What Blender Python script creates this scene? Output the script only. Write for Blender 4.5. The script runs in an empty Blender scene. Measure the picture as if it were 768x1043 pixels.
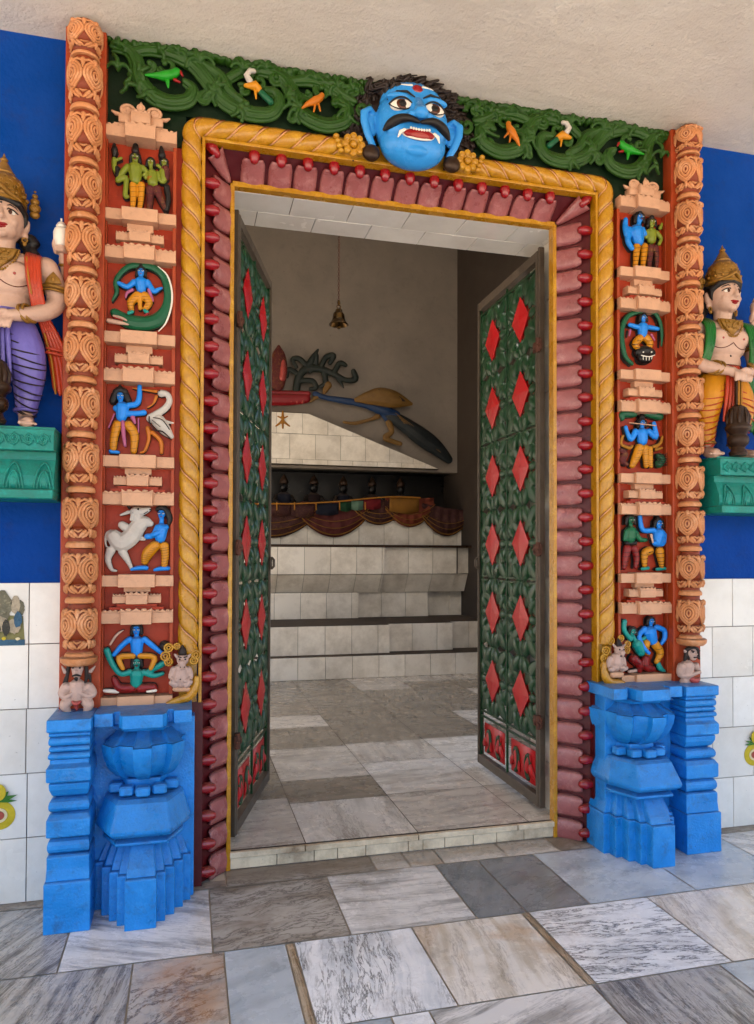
import bpy, math, random
from math import sin, cos, pi, radians
from mathutils import Vector, Matrix, Euler
random.seed(7)
SC = bpy.context.scene
COL = SC.collection

# ------------------------------------------------------------------ camera
F, CY, YAW, PITCH, ROLL, EYE, DIST = 747.3, 552.6, 0.2528, 0.01835, 0.00277, 1.15, 2.6745
fw = Vector((sin(YAW)*cos(PITCH), cos(YAW)*cos(PITCH), sin(PITCH)))
rt = Vector((cos(YAW), -sin(YAW), 0)); up = rt.cross(fw)
rt, up = rt*cos(ROLL)+up*sin(ROLL), up*cos(ROLL)-rt*sin(ROLL)
cam_d = bpy.data.cameras.new('camera'); cam = bpy.data.objects.new('camera', cam_d); COL.objects.link(cam)
cam.matrix_world = Matrix(((rt.x, up.x, -fw.x, 0), (rt.y, up.y, -fw.y, -DIST), (rt.z, up.z, -fw.z, EYE), (0, 0, 0, 1)))
cam_d.sensor_fit = 'VERTICAL'; cam_d.sensor_height = 36.0; cam_d.sensor_width = 24.0
cam_d.lens = F/1043*36.0; cam_d.shift_y = (CY-521.5)/1043; cam_d.clip_start = 0.02; cam_d.clip_end = 500
SC.camera = cam

def wallpt(x, y, Y=0.0):
    "the point of the vertical plane at depth Y that a spot of the photograph shows"
    d = fw+rt*((x-384)/F)-up*((y-CY)/F); t = (Y+DIST)/d.y
    return d.x*t, EYE+d.z*t

# ------------------------------------------------------------------ light
SUN_EL, SUN_AZ = 56, 305
W = bpy.data.worlds.new('World'); SC.world = W; W.use_nodes = True
nt = W.node_tree; bg = nt.nodes['Background']
sky = nt.nodes.new('ShaderNodeTexSky'); sky.sky_type = 'NISHITA'; sky.sun_disc = False
sky.sun_elevation = radians(SUN_EL); sky.sun_rotation = radians(SUN_AZ)
sky.air_density = 1.0; sky.dust_density = 4.0; sky.ozone_density = 1.0
nt.links.new(sky.outputs[0], bg.inputs[0]); bg.inputs[1].default_value = 0.15
sd = bpy.data.lights.new('sun', 'SUN'); sd.energy = 5.0; sd.angle = radians(0.6); sd.color = (1, .945, .87)
so = bpy.data.objects.new('sun', sd); COL.objects.link(so)
sv = Vector((sin(radians(SUN_AZ))*cos(radians(SUN_EL)), cos(radians(SUN_AZ))*cos(radians(SUN_EL)), sin(radians(SUN_EL))))
so.rotation_euler = sv.to_track_quat('Z', 'Y').to_euler(); so.location = sv*20
SC.view_settings.view_transform = 'Standard'; SC.view_settings.look = 'None'
SC.view_settings.exposure = 2.28; SC.view_settings.gamma = 1.0; SC.view_settings.use_curve_mapping = False
SC.cycles.max_bounces = 8; SC.cycles.diffuse_bounces = 6; SC.cycles.glossy_bounces = 3
SC.cycles.use_denoising = True

# ------------------------------------------------------------------ materials
def lin(h):
    if isinstance(h, (tuple, list)): return tuple(h)[:3]
    h = h.lstrip('#'); c = [int(h[i:i+2], 16)/255 for i in (0, 2, 4)]
    return tuple(v/12.92 if v <= .04045 else ((v+.055)/1.055)**2.4 for v in c)
LIN = lin
MATS = {}
def nodes(name):
    m = bpy.data.materials.new(name); m.use_nodes = True
    t = m.node_tree; b = t.nodes['Principled BSDF']
    return m, t, b
def N(t, k, **kw):
    n = t.nodes.new(k)
    for a, v in kw.items():
        if a in n.inputs: n.inputs[a].default_value = v
        else: setattr(n, a, v)
    return n
def ramp(t, src, stops):
    r = t.nodes.new('ShaderNodeValToRGB'); e = r.color_ramp.elements
    while len(e) < len(stops): e.new(.5)
    for i, (p, c) in enumerate(stops):
        e[i].position = p; e[i].color = (*c, 1) if len(c) == 3 else c
    t.links.new(src, r.inputs[0]); return r.outputs[0]
def mix(t, fac, a, b, mode='MIX'):
    m = t.nodes.new('ShaderNodeMix'); m.data_type = 'RGBA'; m.blend_type = mode
    for s, v in ((0, fac), (6, a), (7, b)):
        if hasattr(v, 'links') or isinstance(v, bpy.types.NodeSocket): t.links.new(v, m.inputs[s])
        elif s == 0: m.inputs[0].default_value = v
        else: m.inputs[s].default_value = (*v, 1)
    return m.outputs[2]
def coords(t, kind='Object'):
    # world position: copies of one mesh do not repeat the same dirt
    return t.nodes.new('ShaderNodeNewGeometry').outputs['Position'] if kind == 'World' else t.nodes.new('ShaderNodeTexCoord').outputs[kind]
def noise(t, vec, scale, detail=4, rough=.6, dist=0):
    n = N(t, 'ShaderNodeTexNoise'); n.inputs['Scale'].default_value = scale; n.inputs['Detail'].default_value = detail
    n.inputs['Roughness'].default_value = rough; n.inputs['Distortion'].default_value = dist
    t.links.new(vec, n.inputs['Vector']); return n.outputs['Fac']
def bump(t, b, h, dist=.002, strength=.6, chain=None):
    n = N(t, 'ShaderNodeBump'); n.inputs['Distance'].default_value = dist; n.inputs['Strength'].default_value = strength
    t.links.new(h, n.inputs['Height'])
    if chain: t.links.new(chain, n.inputs['Normal'])
    t.links.new(n.outputs[0], b.inputs['Normal']); return n.outputs[0]
def paint(name, col, rough=.38, dirt=.35, fade=.25, dirtcol='#3a2b1e', metal=0, bumpd=.0012, scale=1.0, chips=0.0, chipcol='#c9b8a4', spec=.32, scuff=None, dust=.45):
    if name in MATS: return MATS[name]
    m, t, b = nodes(name); c = lin(col); v = coords(t, 'World'); mx = max(c)
    K = 1.0 if name.startswith(('room', 'pedestal', 'face', 'grout', 'cement', 'old_', 'decal', 'pic_', 'skin_blue', 'gate', 'leaf', 'deep', 'crimson', 'trough', 'hair', 'outline', 'white')) else .76
    c = tuple(K*x*(x/mx)**.10 for x in c)      # enamel colours are purer than their swatches
    light = tuple(min(1, x*1.25+.02) for x in c); dark = tuple(x*.78 for x in c)
    n1 = noise(t, v, 9*scale, 5, .65); base = mix(t, fade, c, ramp(t, n1, [(.3, dark), (.7, light)]))
    n2 = noise(t, v, 23*scale, 8, .75, .4)
    base = mix(t, ramp(t, n2, [(.52, (0, 0, 0)), (.80, (dirt,)*3)]), base, lin(dirtcol))
    n3 = noise(t, v, 160*scale, 3, .6)
    base = mix(t, ramp(t, n3, [(.69, (0, 0, 0)), (.74, (dirt*1.3,)*3)]), base, lin(dirtcol))
    if chips:
        n4 = noise(t, v, 55*scale, 6, .8)
        base = mix(t, ramp(t, n4, [(.66, (0, 0, 0)), (.69, (chips,)*3)]), base, lin(chipcol))
    if scuff:      # rubbed, faded patches
        n5 = noise(t, v, 16*scale, 9, .78, .3)
        base = mix(t, ramp(t, n5, [(.50, (0, 0, 0)), (.68, (.55,)*3)]), base, lin(scuff))
    if dust:       # grey-brown dust that has settled on upward faces
        geo = t.nodes.new('ShaderNodeNewGeometry'); sx = N(t, 'ShaderNodeSeparateXYZ'); t.links.new(geo.outputs['True Normal'], sx.inputs[0])
        dd = N(t, 'ShaderNodeMath', operation='MULTIPLY'); t.links.new(ramp(t, sx.outputs[2], [(.35, (0, 0, 0)), (.9, (1, 1, 1))]), dd.inputs[0])
        t.links.new(ramp(t, noise(t, v, 40, 5, .7), [(.3, (dust*.6,)*3), (.6, (dust*1.5,)*3)]), dd.inputs[1])
        base = mix(t, dd.outputs[0], base, lin('#4a3c30'))
    t.links.new(base, b.inputs['Base Color']); b.inputs['Metallic'].default_value = metal
    b.inputs['Specular IOR Level'].default_value = spec
    r = ramp(t, n1, [(.3, (max(0, rough-.1),)*3), (.75, (min(1, rough+.18),)*3)]); t.links.new(r, b.inputs['Roughness'])
    h = N(t, 'ShaderNodeMath', operation='ADD'); t.links.new(noise(t, v, 30*scale, 5, .6), h.inputs[0]); t.links.new(noise(t, v, 130*scale, 3, .5), h.inputs[1])
    bump(t, b, h.outputs[0], bumpd, .7)
    MATS[name] = m; return m
def P(name, *a, **k): return MATS[name] if name in MATS else paint(name, *a, **k)

P('wall_blue', '#00499c', rough=.6, spec=.05, dirt=.3, fade=.4, scale=.5, bumpd=.004, chips=.25, chipcol='#5c86b8')
P('pedestal_blue', '#0a82ca', rough=.34, spec=.4, dirt=.65, fade=.6, chips=.5, chipcol='#7fbdf0', bumpd=.003, scuff='#3f9ae0', dust=.3)
P('teal', '#008576', rough=.36, dirt=.4, fade=.4, chips=.15, chipcol='#3bd0bd', scuff='#17a898')
P('groove_orange', '#8c3c14', rough=.5, dirt=.4, fade=.5)
P('orange_ground', '#b04818', rough=.45, dirt=.45, fade=.5)
P('panel_red', '#b23a0a', rough=.5, spec=.3, dirt=.4, fade=.5, chips=.1, chipcol='#d08a62')
P('peach', '#d8935f', rough=.5, dirt=.4, fade=.5, scuff='#e6b48c', dirtcol='#5a2c14')
P('cream_block', '#dfae8b', rough=.55, dirt=.35, fade=.35, chips=.12, chipcol='#f0cdb4')
P('gold_paint', '#c48c08', rough=.24, spec=.5, dirt=.5, scuff='#d9aa2c', fade=.5, dirtcol='#5a3208')
P('cream_line', '#e0a878', rough=.45, dirt=.2)
P('pink', '#a4605f', rough=.30, spec=.5, dirt=.5, scuff='#c08a86', fade=.5, dirtcol='#4a1c1e', chips=.08, chipcol='#d8a09c')
P('crimson', '#8a0414', spec=.6, rough=.16, dirt=.25, fade=.4, dirtcol='#2a0306')
P('trough_red', '#4c050c', rough=.4, dirt=.4, fade=.4, dirtcol='#1a0306')
P('leaf_green', '#24440b', spec=.2, rough=.35, dirt=.35, fade=.55, dirtcol='#0d1c08')
P('deep_green', '#071d08', spec=.15, rough=.5, dirt=.4, fade=.4, dirtcol='#050a05')
P('parrot_green', '#1f9a1d', rough=.4); P('tail_green', '#0b5b3a', rough=.35, dirt=.2)
P('skin_blue', '#1583d6', rough=.3, dirt=.2, fade=.35, dirtcol='#0a3560')
P('face_blue', '#3590d4', rough=.28, dirt=.18, fade=.35, dirtcol='#0d3a63')
P('skin_teal', '#0f9a8f', rough=.3, dirt=.2, fade=.5, dirtcol='#0a4a60'); P('demon_green', '#156a45', rough=.32, dirt=.25)
P('skin_lime', '#86902a', rough=.38, dirt=.3, fade=.5, dirtcol='#2b3008')
P('skin_ivory', '#d9b39d', rough=.32, dirt=.16, fade=.3, dirtcol='#5a3a2a'); P('skin_grey', '#c9aa9c', rough=.42, dirt=.4, fade=.45, dirtcol='#2a211d')
P('cloth_yellow', '#d9930c', rough=.34, dirt=.25, fade=.45, dirtcol='#5a2c05')
P('cloth_red', '#8d1717', rough=.32, dirt=.25, fade=.45); P('cloth_lilac', '#7b6fbb', rough=.3, dirt=.2, fade=.45, dirtcol='#231c48')
P('cloth_pink', '#b9648a', rough=.4, dirt=.25); P('cloth_green', '#0c6a22', rough=.3, dirt=.2, fade=.5, dirtcol='#06240e')
P('cloth_orange', '#c4431a', rough=.32, dirt=.25, fade=.5)
P('hair_black', '#120c0a', rough=.45, dirt=.2); P('hair_brown', '#1f120c', rough=.5, dirt=.2)
P('outline', '#1c0d09', rough=.6, dirt=.1); P('white_paint', '#e4dccf', rough=.35, dirt=.2); P('lip_red', '#9c0d14', rough=.25, dirt=.1)
P('animal_white', '#cfc6bb', rough=.38, dirt=.25, fade=.3); P('beak_orange', '#d07a14', rough=.4, dirt=.2)
P('old_gold', '#8a6420', rough=.36, dirt=.6, fade=.6, dirtcol='#241407', metal=.25); P('bronze', '#3a2616', rough=.34, dirt=.4, metal=.35)
P('brass', '#4a3514', rough=.25, dirt=.3, metal=.9, dirtcol='#1b1008')
P('gate_green', '#063719', rough=.34, dirt=.4, fade=.5, dirtcol='#08130c'); P('gate_red', '#b00512', rough=.35, dirt=.15, fade=.2)
P('gate_steel', '#51463a', rough=.45, dirt=.6, fade=.5, dirtcol='#33231a', metal=.2)
P('rust', '#5b3322', rough=.7, dirt=.6, fade=.6); P('eye_brown', '#5a2c10', rough=.15, dirt=0); P('tongue', '#b5544d', rough=.3, dirt=.1)
P('peacock_blue', '#12355c', rough=.35, dirt=.2); P('peacock_tail', '#0a1518', rough=.4, dirt=.3, fade=.6); P('lotus_red', '#8c1820', rough=.35, dirt=.3)
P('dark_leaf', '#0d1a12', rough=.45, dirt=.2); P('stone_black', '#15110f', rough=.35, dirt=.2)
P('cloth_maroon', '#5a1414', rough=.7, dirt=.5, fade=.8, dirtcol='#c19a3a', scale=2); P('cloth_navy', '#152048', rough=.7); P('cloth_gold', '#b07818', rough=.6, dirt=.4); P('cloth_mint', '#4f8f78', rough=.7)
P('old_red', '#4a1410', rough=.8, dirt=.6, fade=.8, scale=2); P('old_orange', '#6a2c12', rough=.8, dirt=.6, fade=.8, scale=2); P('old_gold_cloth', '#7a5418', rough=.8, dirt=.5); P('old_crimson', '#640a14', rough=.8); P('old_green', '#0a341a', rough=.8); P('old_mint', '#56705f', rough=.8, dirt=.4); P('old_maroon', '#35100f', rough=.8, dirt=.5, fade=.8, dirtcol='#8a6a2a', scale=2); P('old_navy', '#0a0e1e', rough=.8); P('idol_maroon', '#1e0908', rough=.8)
P('cement', '#6b5a48', rough=.8, dirt=.6, fade=.7, scale=.6, bumpd=.006)
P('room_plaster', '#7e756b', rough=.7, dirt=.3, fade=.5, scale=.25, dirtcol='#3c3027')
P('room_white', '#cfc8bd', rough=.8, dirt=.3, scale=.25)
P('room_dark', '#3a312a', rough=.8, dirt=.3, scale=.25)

def plaster():
    m, t, b = nodes('ceiling_plaster'); v = coords(t, 'World')
    n = noise(t, v, 1.6, 6, .7); base = ramp(t, n, [(.3, lin('#d9cdbe')), (.7, lin('#eae1d4'))])
    base = mix(t, ramp(t, noise(t, v, 48, 4, .7), [(.60, (0, 0, 0)), (.75, (.35,)*3)]), base, lin('#8a7868'))
    base = mix(t, ramp(t, noise(t, v, 13, 8, .8), [(.66, (0, 0, 0)), (.69, (.5,)*3)]), base, lin('#6f5f50'))
    t.links.new(base, b.inputs['Base Color']); b.inputs['Roughness'].default_value = .85
    c = bump(t, b, noise(t, v, 85, 6, .75), .010, .8); bump(t, b, noise(t, v, 6, 4, .6), .03, .6, c)
    return m
MATS['plaster'] = plaster()
def tile_mat(name, base, dirty, amount=.35):
    m, t, b = nodes(name); v = coords(t, 'World')
    at = N(t, 'ShaderNodeAttribute', attribute_name='tint')
    c = mix(t, 1.0, lin(base), at.outputs['Color'], 'MULTIPLY')
    c = mix(t, ramp(t, noise(t, v, 4, 7, .7), [(.42, (0, 0, 0)), (.72, (amount,)*3)]), c, lin(dirty))
    c = mix(t, ramp(t, noise(t, v, 110, 2, .5), [(.74, (0, 0, 0)), (.78, (.5,)*3)]), c, lin('#4a3d30'))
    t.links.new(c, b.inputs['Base Color'])
    t.links.new(ramp(t, noise(t, v, 5, 4), [(.3, (.12,)*3), (.7, (.3,)*3)]), b.inputs['Roughness'])
    bump(t, b, noise(t, v, 3.5, 3), .004, .35)
    MATS[name] = m
tile_mat('wall_tile', '#e6e2da', '#a59a8a', .3); tile_mat('old_tile', '#eee6d8', '#8a7a62', .5)
tile_mat('step_tile', '#e2cfb0', '#5f452c', .95)
P('grout', '#5a5048', rough=.9, dirt=.3); P('grout_dark', '#3d342b', rough=.9, dirt=.3)

def marble(name, base, alt, vein, vs=3.0, stretch=6.0, vein_amt=.7, thr=.56, stain=None, stain_amt=.6, rough=.19):
    m, t, b = nodes(name)
    hi = 1.22 if name.startswith('marble') else 1.0
    lin = lambda h: tuple(min(.86, v*hi) for v in LIN(h))
    uv = t.nodes.new('ShaderNodeUVMap').outputs[0]
    mp = N(t, 'ShaderNodeMapping'); mp.inputs['Scale'].default_value = (1, stretch, 1); t.links.new(uv, mp.inputs[0])
    warp = noise(t, uv, 2.2, 3, .6)
    vm = N(t, 'ShaderNodeVectorMath', operation='ADD'); t.links.new(mp.outputs[0], vm.inputs[0])
    cx = N(t, 'ShaderNodeCombineXYZ'); sc = N(t, 'ShaderNodeMath', operation='MULTIPLY'); sc.inputs[1].default_value = .55
    t.links.new(warp, sc.inputs[0]); t.links.new(sc.outputs[0], cx.inputs[1]); t.links.new(cx.outputs[0], vm.inputs[1])
    band = noise(t, vm.outputs[0], vs, 7, .62)
    c = ramp(t, band, [(.35, lin(alt)), (.52, lin(base)), (.7, lin(base))])
    fine = noise(t, vm.outputs[0], vs*2.7, 9, .7, .25)
    k = N(t, 'ShaderNodeMath', operation='SUBTRACT'); t.links.new(fine, k.inputs[0]); k.inputs[1].default_value = .5
    ab = N(t, 'ShaderNodeMath', operation='ABSOLUTE'); t.links.new(k.outputs[0], ab.inputs[0])
    gate = ramp(t, noise(t, vm.outputs[0], vs*.7, 4, .6), [(thr-.06, (0, 0, 0)), (thr+.04, (1, 1, 1))])
    line = ramp(t, ab.outputs[0], [(.0, (vein_amt,)*3), (.035, (0, 0, 0))])
    c = mix(t, mix(t, 1.0, line, gate, 'MULTIPLY'), c, lin(vein))
    if stain:
        sn = noise(t, uv, 2.8, 5, .6, .6)
        c = mix(t, ramp(t, sn, [(.52, (0, 0, 0)), (.68, (stain_amt,)*3)]), c, lin(stain))
    v = coords(t, 'World')
    c = mix(t, ramp(t, noise(t, v, 2.3, 8, .75), [(.52, (0, 0, 0)), (.72, (.5,)*3)]), c, lin('#6a5f50'))
    c = mix(t, ramp(t, noise(t, v, 42, 6, .75), [(.60, (0, 0, 0)), (.72, (.38,)*3)]), c, lin('#4b4236'))
    # cement dust kept along the foot of the wall
    sx = N(t, 'ShaderNodeSeparateXYZ'); t.links.new(v, sx.inputs[0])
    ad = N(t, 'ShaderNodeMath', operation='MULTIPLY_ADD'); t.links.new(noise(t, v, 6, 6, .7), ad.inputs[0]); ad.inputs[1].default_value = .22; t.links.new(sx.outputs[1], ad.inputs[2])
    inside = N(t, 'ShaderNodeMath', operation='LESS_THAN'); t.links.new(sx.outputs[1], inside.inputs[0]); inside.inputs[1].default_value = .08
    edge = ramp(t, ad.outputs[0], [(.0, (0, 0, 0)), (.12, (.75,)*3)])
    c = mix(t, mix(t, 1.0, edge, inside.outputs[0], 'MULTIPLY'), c, lin('#6a5c4b'))
    t.links.new(c, b.inputs['Base Color'])
    t.links.new(ramp(t, noise(t, v, 7, 6, .7), [(.3, (rough-.1,)*3), (.7, (rough+.25,)*3)]), b.inputs['Roughness'])
    bump(t, b, noise(t, v, 25, 6, .7), .0012, .6)
    MATS[name] = m
marble('marble_white', '#e6e2da', '#b9bdc0', '#26221f', 2.2, 6, .95, .50)
marble('marble_black_vein', '#dddcda', '#c4c4c4', '#191512', 2.6, 5, 1.0, .46)
marble('marble_blue', '#a9b0b4', '#8d959a', '#444a4e', 3, 3, .4, .55)
marble('marble_dark', '#7d7f7f', '#666a6b', '#332f2b', 3, 5, .6, .5)
marble('marble_stripe', '#a5a19b', '#605a54', '#1e1a17', 3.6, 9, .8, .45)
marble('marble_grey_band', '#ccc9c4', '#928f8a', '#5c5f60', 2.6, 9, .5, .5)
marble('marble_cream', '#d3cdc3', '#b5aa98', '#5f4c36', 2.2, 7, .5, .52, '#a37d4e', .6)
marble('marble_tan', '#a8a096', '#8f8b86', '#33241a', 2.4, 2.2, .9, .45, '#a9753c', .5)
marble('marble_dirty', '#a09a90', '#74695b', '#2d241b', 3, 3, .8, .42, '#5a4530', .7, .5)
marble('marble_brown', '#a8977f', '#7d6448', '#2b1d12', 3, 14, .8, .4)
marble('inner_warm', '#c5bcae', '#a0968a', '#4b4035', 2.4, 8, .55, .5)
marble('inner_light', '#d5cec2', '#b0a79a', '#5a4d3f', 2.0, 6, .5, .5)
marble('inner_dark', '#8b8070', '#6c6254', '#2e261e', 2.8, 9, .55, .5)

# ------------------------------------------------------------------ mesh building
class B:
    def __init__(s): s.v = []; s.f = []
    def add(s, vs, fs):
        o = len(s.v); s.v += [tuple(p) for p in vs]; s.f += [tuple(i+o for i in f) for f in fs]; return s
    def box(s, x0, x1, y0, y1, z0, z1, bev=0):
        if x0 > x1: x0, x1 = x1, x0
        if y0 > y1: y0, y1 = y1, y0
        if z0 > z1: z0, z1 = z1, z0
        if bev <= 0:
            return s.add([(x, y, z) for x in (x0, x1) for y in (y0, y1) for z in (z0, z1)],
                         [(0, 1, 3, 2), (4, 6, 7, 5), (0, 4, 5, 1), (2, 3, 7, 6), (0, 2, 6, 4), (1, 5, 7, 3)])
        b = min(bev, (x1-x0)*.45, (y1-y0)*.45, (z1-z0)*.45)
        def ring(z, i): return [(x0+i, y0, z), (x1-i, y0, z), (x1, y0+i, z), (x1, y1-i, z), (x1-i, y1, z), (x0+i, y1, z), (x0, y1-i, z), (x0, y0+i, z)]
        def ring2(z): return [(x0+b, y0+b*.6, z), (x1-b, y0+b*.6, z), (x1-b*.6, y0+b, z), (x1-b*.6, y1-b, z), (x1-b, y1-b*.6, z), (x0+b, y1-b*.6, z), (x0+b*.6, y1-b, z), (x0+b*.6, y0+b, z)]
        return s.loft([ring2(z0), ring(z0+b*.6, b*.6), ring(z1-b*.6, b*.6), ring2(z1)])
    def loft(s, rings, closed=True, caps=True):
        n = len(rings[0]); o = len(s.v)
        for r in rings: s.v += [tuple(p) for p in r]
        for k in range(len(rings)-1):
            for i in range(n if closed else n-1):
                j = (i+1) % n; s.f.append((o+k*n+i, o+k*n+j, o+(k+1)*n+j, o+(k+1)*n+i))
        if caps and closed:
            s.f.append(tuple(o+i for i in reversed(range(n)))); e = o+(len(rings)-1)*n; s.f.append(tuple(e+i for i in range(n)))
        return s
    def tube(s, pts, rad, seg=8, flat=1.0, ry=None):
        pts = [Vector(p) for p in pts]; n = len(pts)
        if not hasattr(rad, '__len__'): rad = [rad]*n
        if n < 2: return s
        nrm = None; rings = []
        for i in range(n):
            a, c = pts[max(0, i-1)], pts[min(n-1, i+1)]; t = (c-a)
            if t.length < 1e-9: t = Vector((0, 0, 1))
            t.normalize()
            if nrm is None:
                nrm = Vector((0, -1, 0)) if abs(t.y) < .9 else Vector((1, 0, 0))
            nrm = (nrm-t*nrm.dot(t)); nrm = nrm.normalized() if nrm.length > 1e-6 else t.orthogonal().normalized()
            bi = t.cross(nrm)
            def rg(p, r): return [p+nrm*(cos(2*pi*k/seg)*r*flat)+bi*(sin(2*pi*k/seg)*r) for k in range(seg)]
            if i == 0: rings += [rg(pts[0]-t*rad[0]*.85, rad[0]*.35), rg(pts[0]-t*rad[0]*.5, rad[0]*.82)]
            rings.append(rg(pts[i], rad[i]))
            if i == n-1: rings += [rg(pts[i]+t*rad[i]*.5, rad[i]*.82), rg(pts[i]+t*rad[i]*.85, rad[i]*.35)]
        return s.loft(rings)
    def ell(s, c, r, rot=None, u=18, v=12):
        if not hasattr(r, '__len__'): r = (r, r, r)
        if max(r) > .03 and u == 18: u, v = 36, 24
        M = Euler(rot).to_matrix() if rot else Matrix.Identity(3); c = Vector(c); rings = []
        for j in range(1, v):
            th = pi*j/v; rings.append([c+M@Vector((r[0]*sin(th)*cos(2*pi*i/u), r[1]*sin(th)*sin(2*pi*i/u), -r[2]*cos(th))) for i in range(u)])
        return s.loft(rings)
    def lathe(s, prof, c=(0, 0, 0), seg=24, sx=1, sy=1, a0=0, a1=2*pi):
        full = abs(a1-a0-2*pi) < 1e-6; m = seg if full else seg+1
        rings = [[(c[0]+r*sx*cos(a0+(a1-a0)*i/seg), c[1]+r*sy*sin(a0+(a1-a0)*i/seg), c[2]+z) for i in range(m)] for r, z in prof]
        return s.loft(rings, closed=full, caps=full)
    def prism(s, poly, y0, y1, bev=0):
        "polygon in x,z extruded along y; y0 is the front"
        n = len(poly)
        if bev:
            cx = sum(p[0] for p in poly)/n; cz = sum(p[1] for p in poly)/n
            L = max(1e-6, max(math.hypot(p[0]-cx, p[1]-cz) for p in poly)); k = 1-bev/L
            r0 = [(cx+(x-cx)*k, y0, cz+(z-cz)*k) for x, z in poly]
            return s.loft([r0, [(x, y0+bev, z) for x, z in poly], [(x, y1, z) for x, z in poly]])
        return s.loft([[(x, y0, z) for x, z in poly], [(x, y1, z) for x, z in poly]])
    def torus(s, c, R, r, rot=None, seg=18, sub=7, sx=1, sy=1):
        M = Euler(rot).to_matrix() if rot else Matrix.Identity(3); c = Vector(c); o = len(s.v)
        for i in range(seg):
            a = 2*pi*i/seg
            for j in range(sub):
                q = 2*pi*j/sub; s.v.append(tuple(c+M@Vector(((R+r*cos(q))*cos(a)*sx, (R+r*cos(q))*sin(a)*sy, r*sin(q)))))
        for i in range(seg):
            for j in range(sub):
                i2 = (i+1) % seg; j2 = (j+1) % sub; s.f.append((o+i*sub+j, o+i2*sub+j, o+i2*sub+j2, o+i*sub+j2))
        return s
    def mirror(s, cx):
        s.v = [(2*cx-x, y, z) for x, y, z in s.v]; s.f = [tuple(reversed(f)) for f in s.f]; return s
    def out(s, name, mat, parent=None, smooth=True, voxel=0, relax=0, bevel=0, angle=None, uv=None, tint=None):
        me = bpy.data.meshes.new(name); me.from_pydata(s.v, [], s.f); me.validate()
        o = bpy.data.objects.new(name, me); COL.objects.link(o)
        import bmesh
        bm = bmesh.new(); bm.from_mesh(me); bmesh.ops.recalc_face_normals(bm, faces=bm.faces); bm.to_mesh(me); bm.free()
        if voxel or bevel:
            if voxel:
                md = o.modifiers.new('r', 'REMESH'); md.mode = 'VOXEL'; md.voxel_size = voxel
                if relax:
                    sm = o.modifiers.new('s', 'SMOOTH'); sm.factor = .5; sm.iterations = relax
            if bevel:
                bv = o.modifiers.new('b', 'BEVEL'); bv.width = bevel; bv.segments = 2; bv.limit_method = 'ANGLE'; bv.angle_limit = radians(35)
            dg = bpy.context.evaluated_depsgraph_get(); dg.update()
            me2 = bpy.data.meshes.new_from_object(o.evaluated_get(dg)); o.modifiers.clear(); o.data = me2; bpy.data.meshes.remove(me); me = me2; me.name = name
        mats = mat if isinstance(mat, list) else [mat]
        me.materials.clear()
        for m in mats: me.materials.append(MATS[m] if isinstance(m, str) else m)
        if smooth:
            me.polygons.foreach_set('use_smooth', [True]*len(me.polygons))
            if angle:
                me.set_sharp_from_angle(angle=radians(angle))
        if parent: o.parent = parent; o.matrix_parent_inverse = parent.matrix_world.inverted() if not parent.get('_loc') else Matrix.Translation(-Vector(parent['_loc']))
        return o
def tag(o, label, cat, group=None, kind=None):
    o['label'] = label; o['category'] = cat
    if group: o['group'] = group
    if kind: o['kind'] = kind
    return o
def thing(name, loc, label, cat, group=None):
    o = bpy.data.objects.new(name, None); COL.objects.link(o); o.location = loc; o.empty_display_size = .05
    bpy.context.view_layer.update()
    return tag(o, label, cat, group)
def structure(o): o['kind'] = 'structure'; return o
def lerp(a, b, t): return a+(b-a)*t
def spline(pts, n=6):
    "Catmull-Rom through tuples of any length"
    P_ = [pts[0]]+list(pts)+[pts[-1]]; out = []
    for i in range(1, len(P_)-2):
        for k in range(n):
            t = k/n; p0, p1, p2, p3 = P_[i-1], P_[i], P_[i+1], P_[i+2]
            out.append(tuple(.5*((2*b)+(c-a)*t+(2*a-5*b+4*c-d)*t*t+(-a+3*b-3*c+d)*t**3) for a, b, c, d in zip(p0, p1, p2, p3)))
    out.append(tuple(pts[-1])); return out
XC = .82     # middle of the doorway
ZC = 2.915   # ceiling
STEP = .065  # inner floor

# ------------------------------------------------------------------ ground and floors
def slab_mesh(name, slabs, z, gap=.0025):
    me = bpy.data.meshes.new(name); vs = []; fs = []; uvs = []; mi = []; kinds = []
    for (x0, x1, y0, y1, kind, ang) in slabs:
        if kind not in kinds: kinds.append(kind)
        o = len(vs); g = gap
        vs += [(x0+g, y0+g, z), (x1-g, y0+g, z), (x1-g, y1-g, z), (x0+g, y1-g, z)]; fs.append((o, o+1, o+2, o+3)); mi.append(kinds.index(kind))
        ox, oy = random.uniform(0, 50), random.uniform(0, 50); a = radians(ang)
        for (x, y) in ((x0, y0), (x1, y0), (x1, y1), (x0, y1)):
            uvs.append((ox+x*cos(a)+y*sin(a), oy-x*sin(a)+y*cos(a)))
    me.from_pydata(vs, [], fs); u = me.uv_layers.new(name='UVMap')
    for i, c in enumerate(uvs): u.data[i].uv = c
    for k in kinds: me.materials.append(MATS[k])
    for p, i in zip(me.polygons, mi): p.material_index = i
    o = bpy.data.objects.new(name, me); COL.objects.link(o); return o
S = []
r0, r1, r2, r3 = -.06, -.48, -.89, -1.30
S += [(-.76, -.34, r1, r0, 'marble_stripe', 60), (-.34, .08, r1, r0, 'marble_grey_band', -25), (.08, .49, r1, r0, 'marble_dirty', 10),
      (.49, .90, r1, r0, 'marble_grey_band', 0), (.90, 1.07, r1, r0, 'marble_dark', 60), (1.07, 1.30, r1, r0, 'marble_dark', 30), (1.30, 1.71, r1, r0, 'marble_blue', 15),
      (1.71, 2.12, r1, r0, 'marble_blue', 0), (2.12, 2.54, r1, r0, 'marble_grey_band', -40)]
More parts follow.
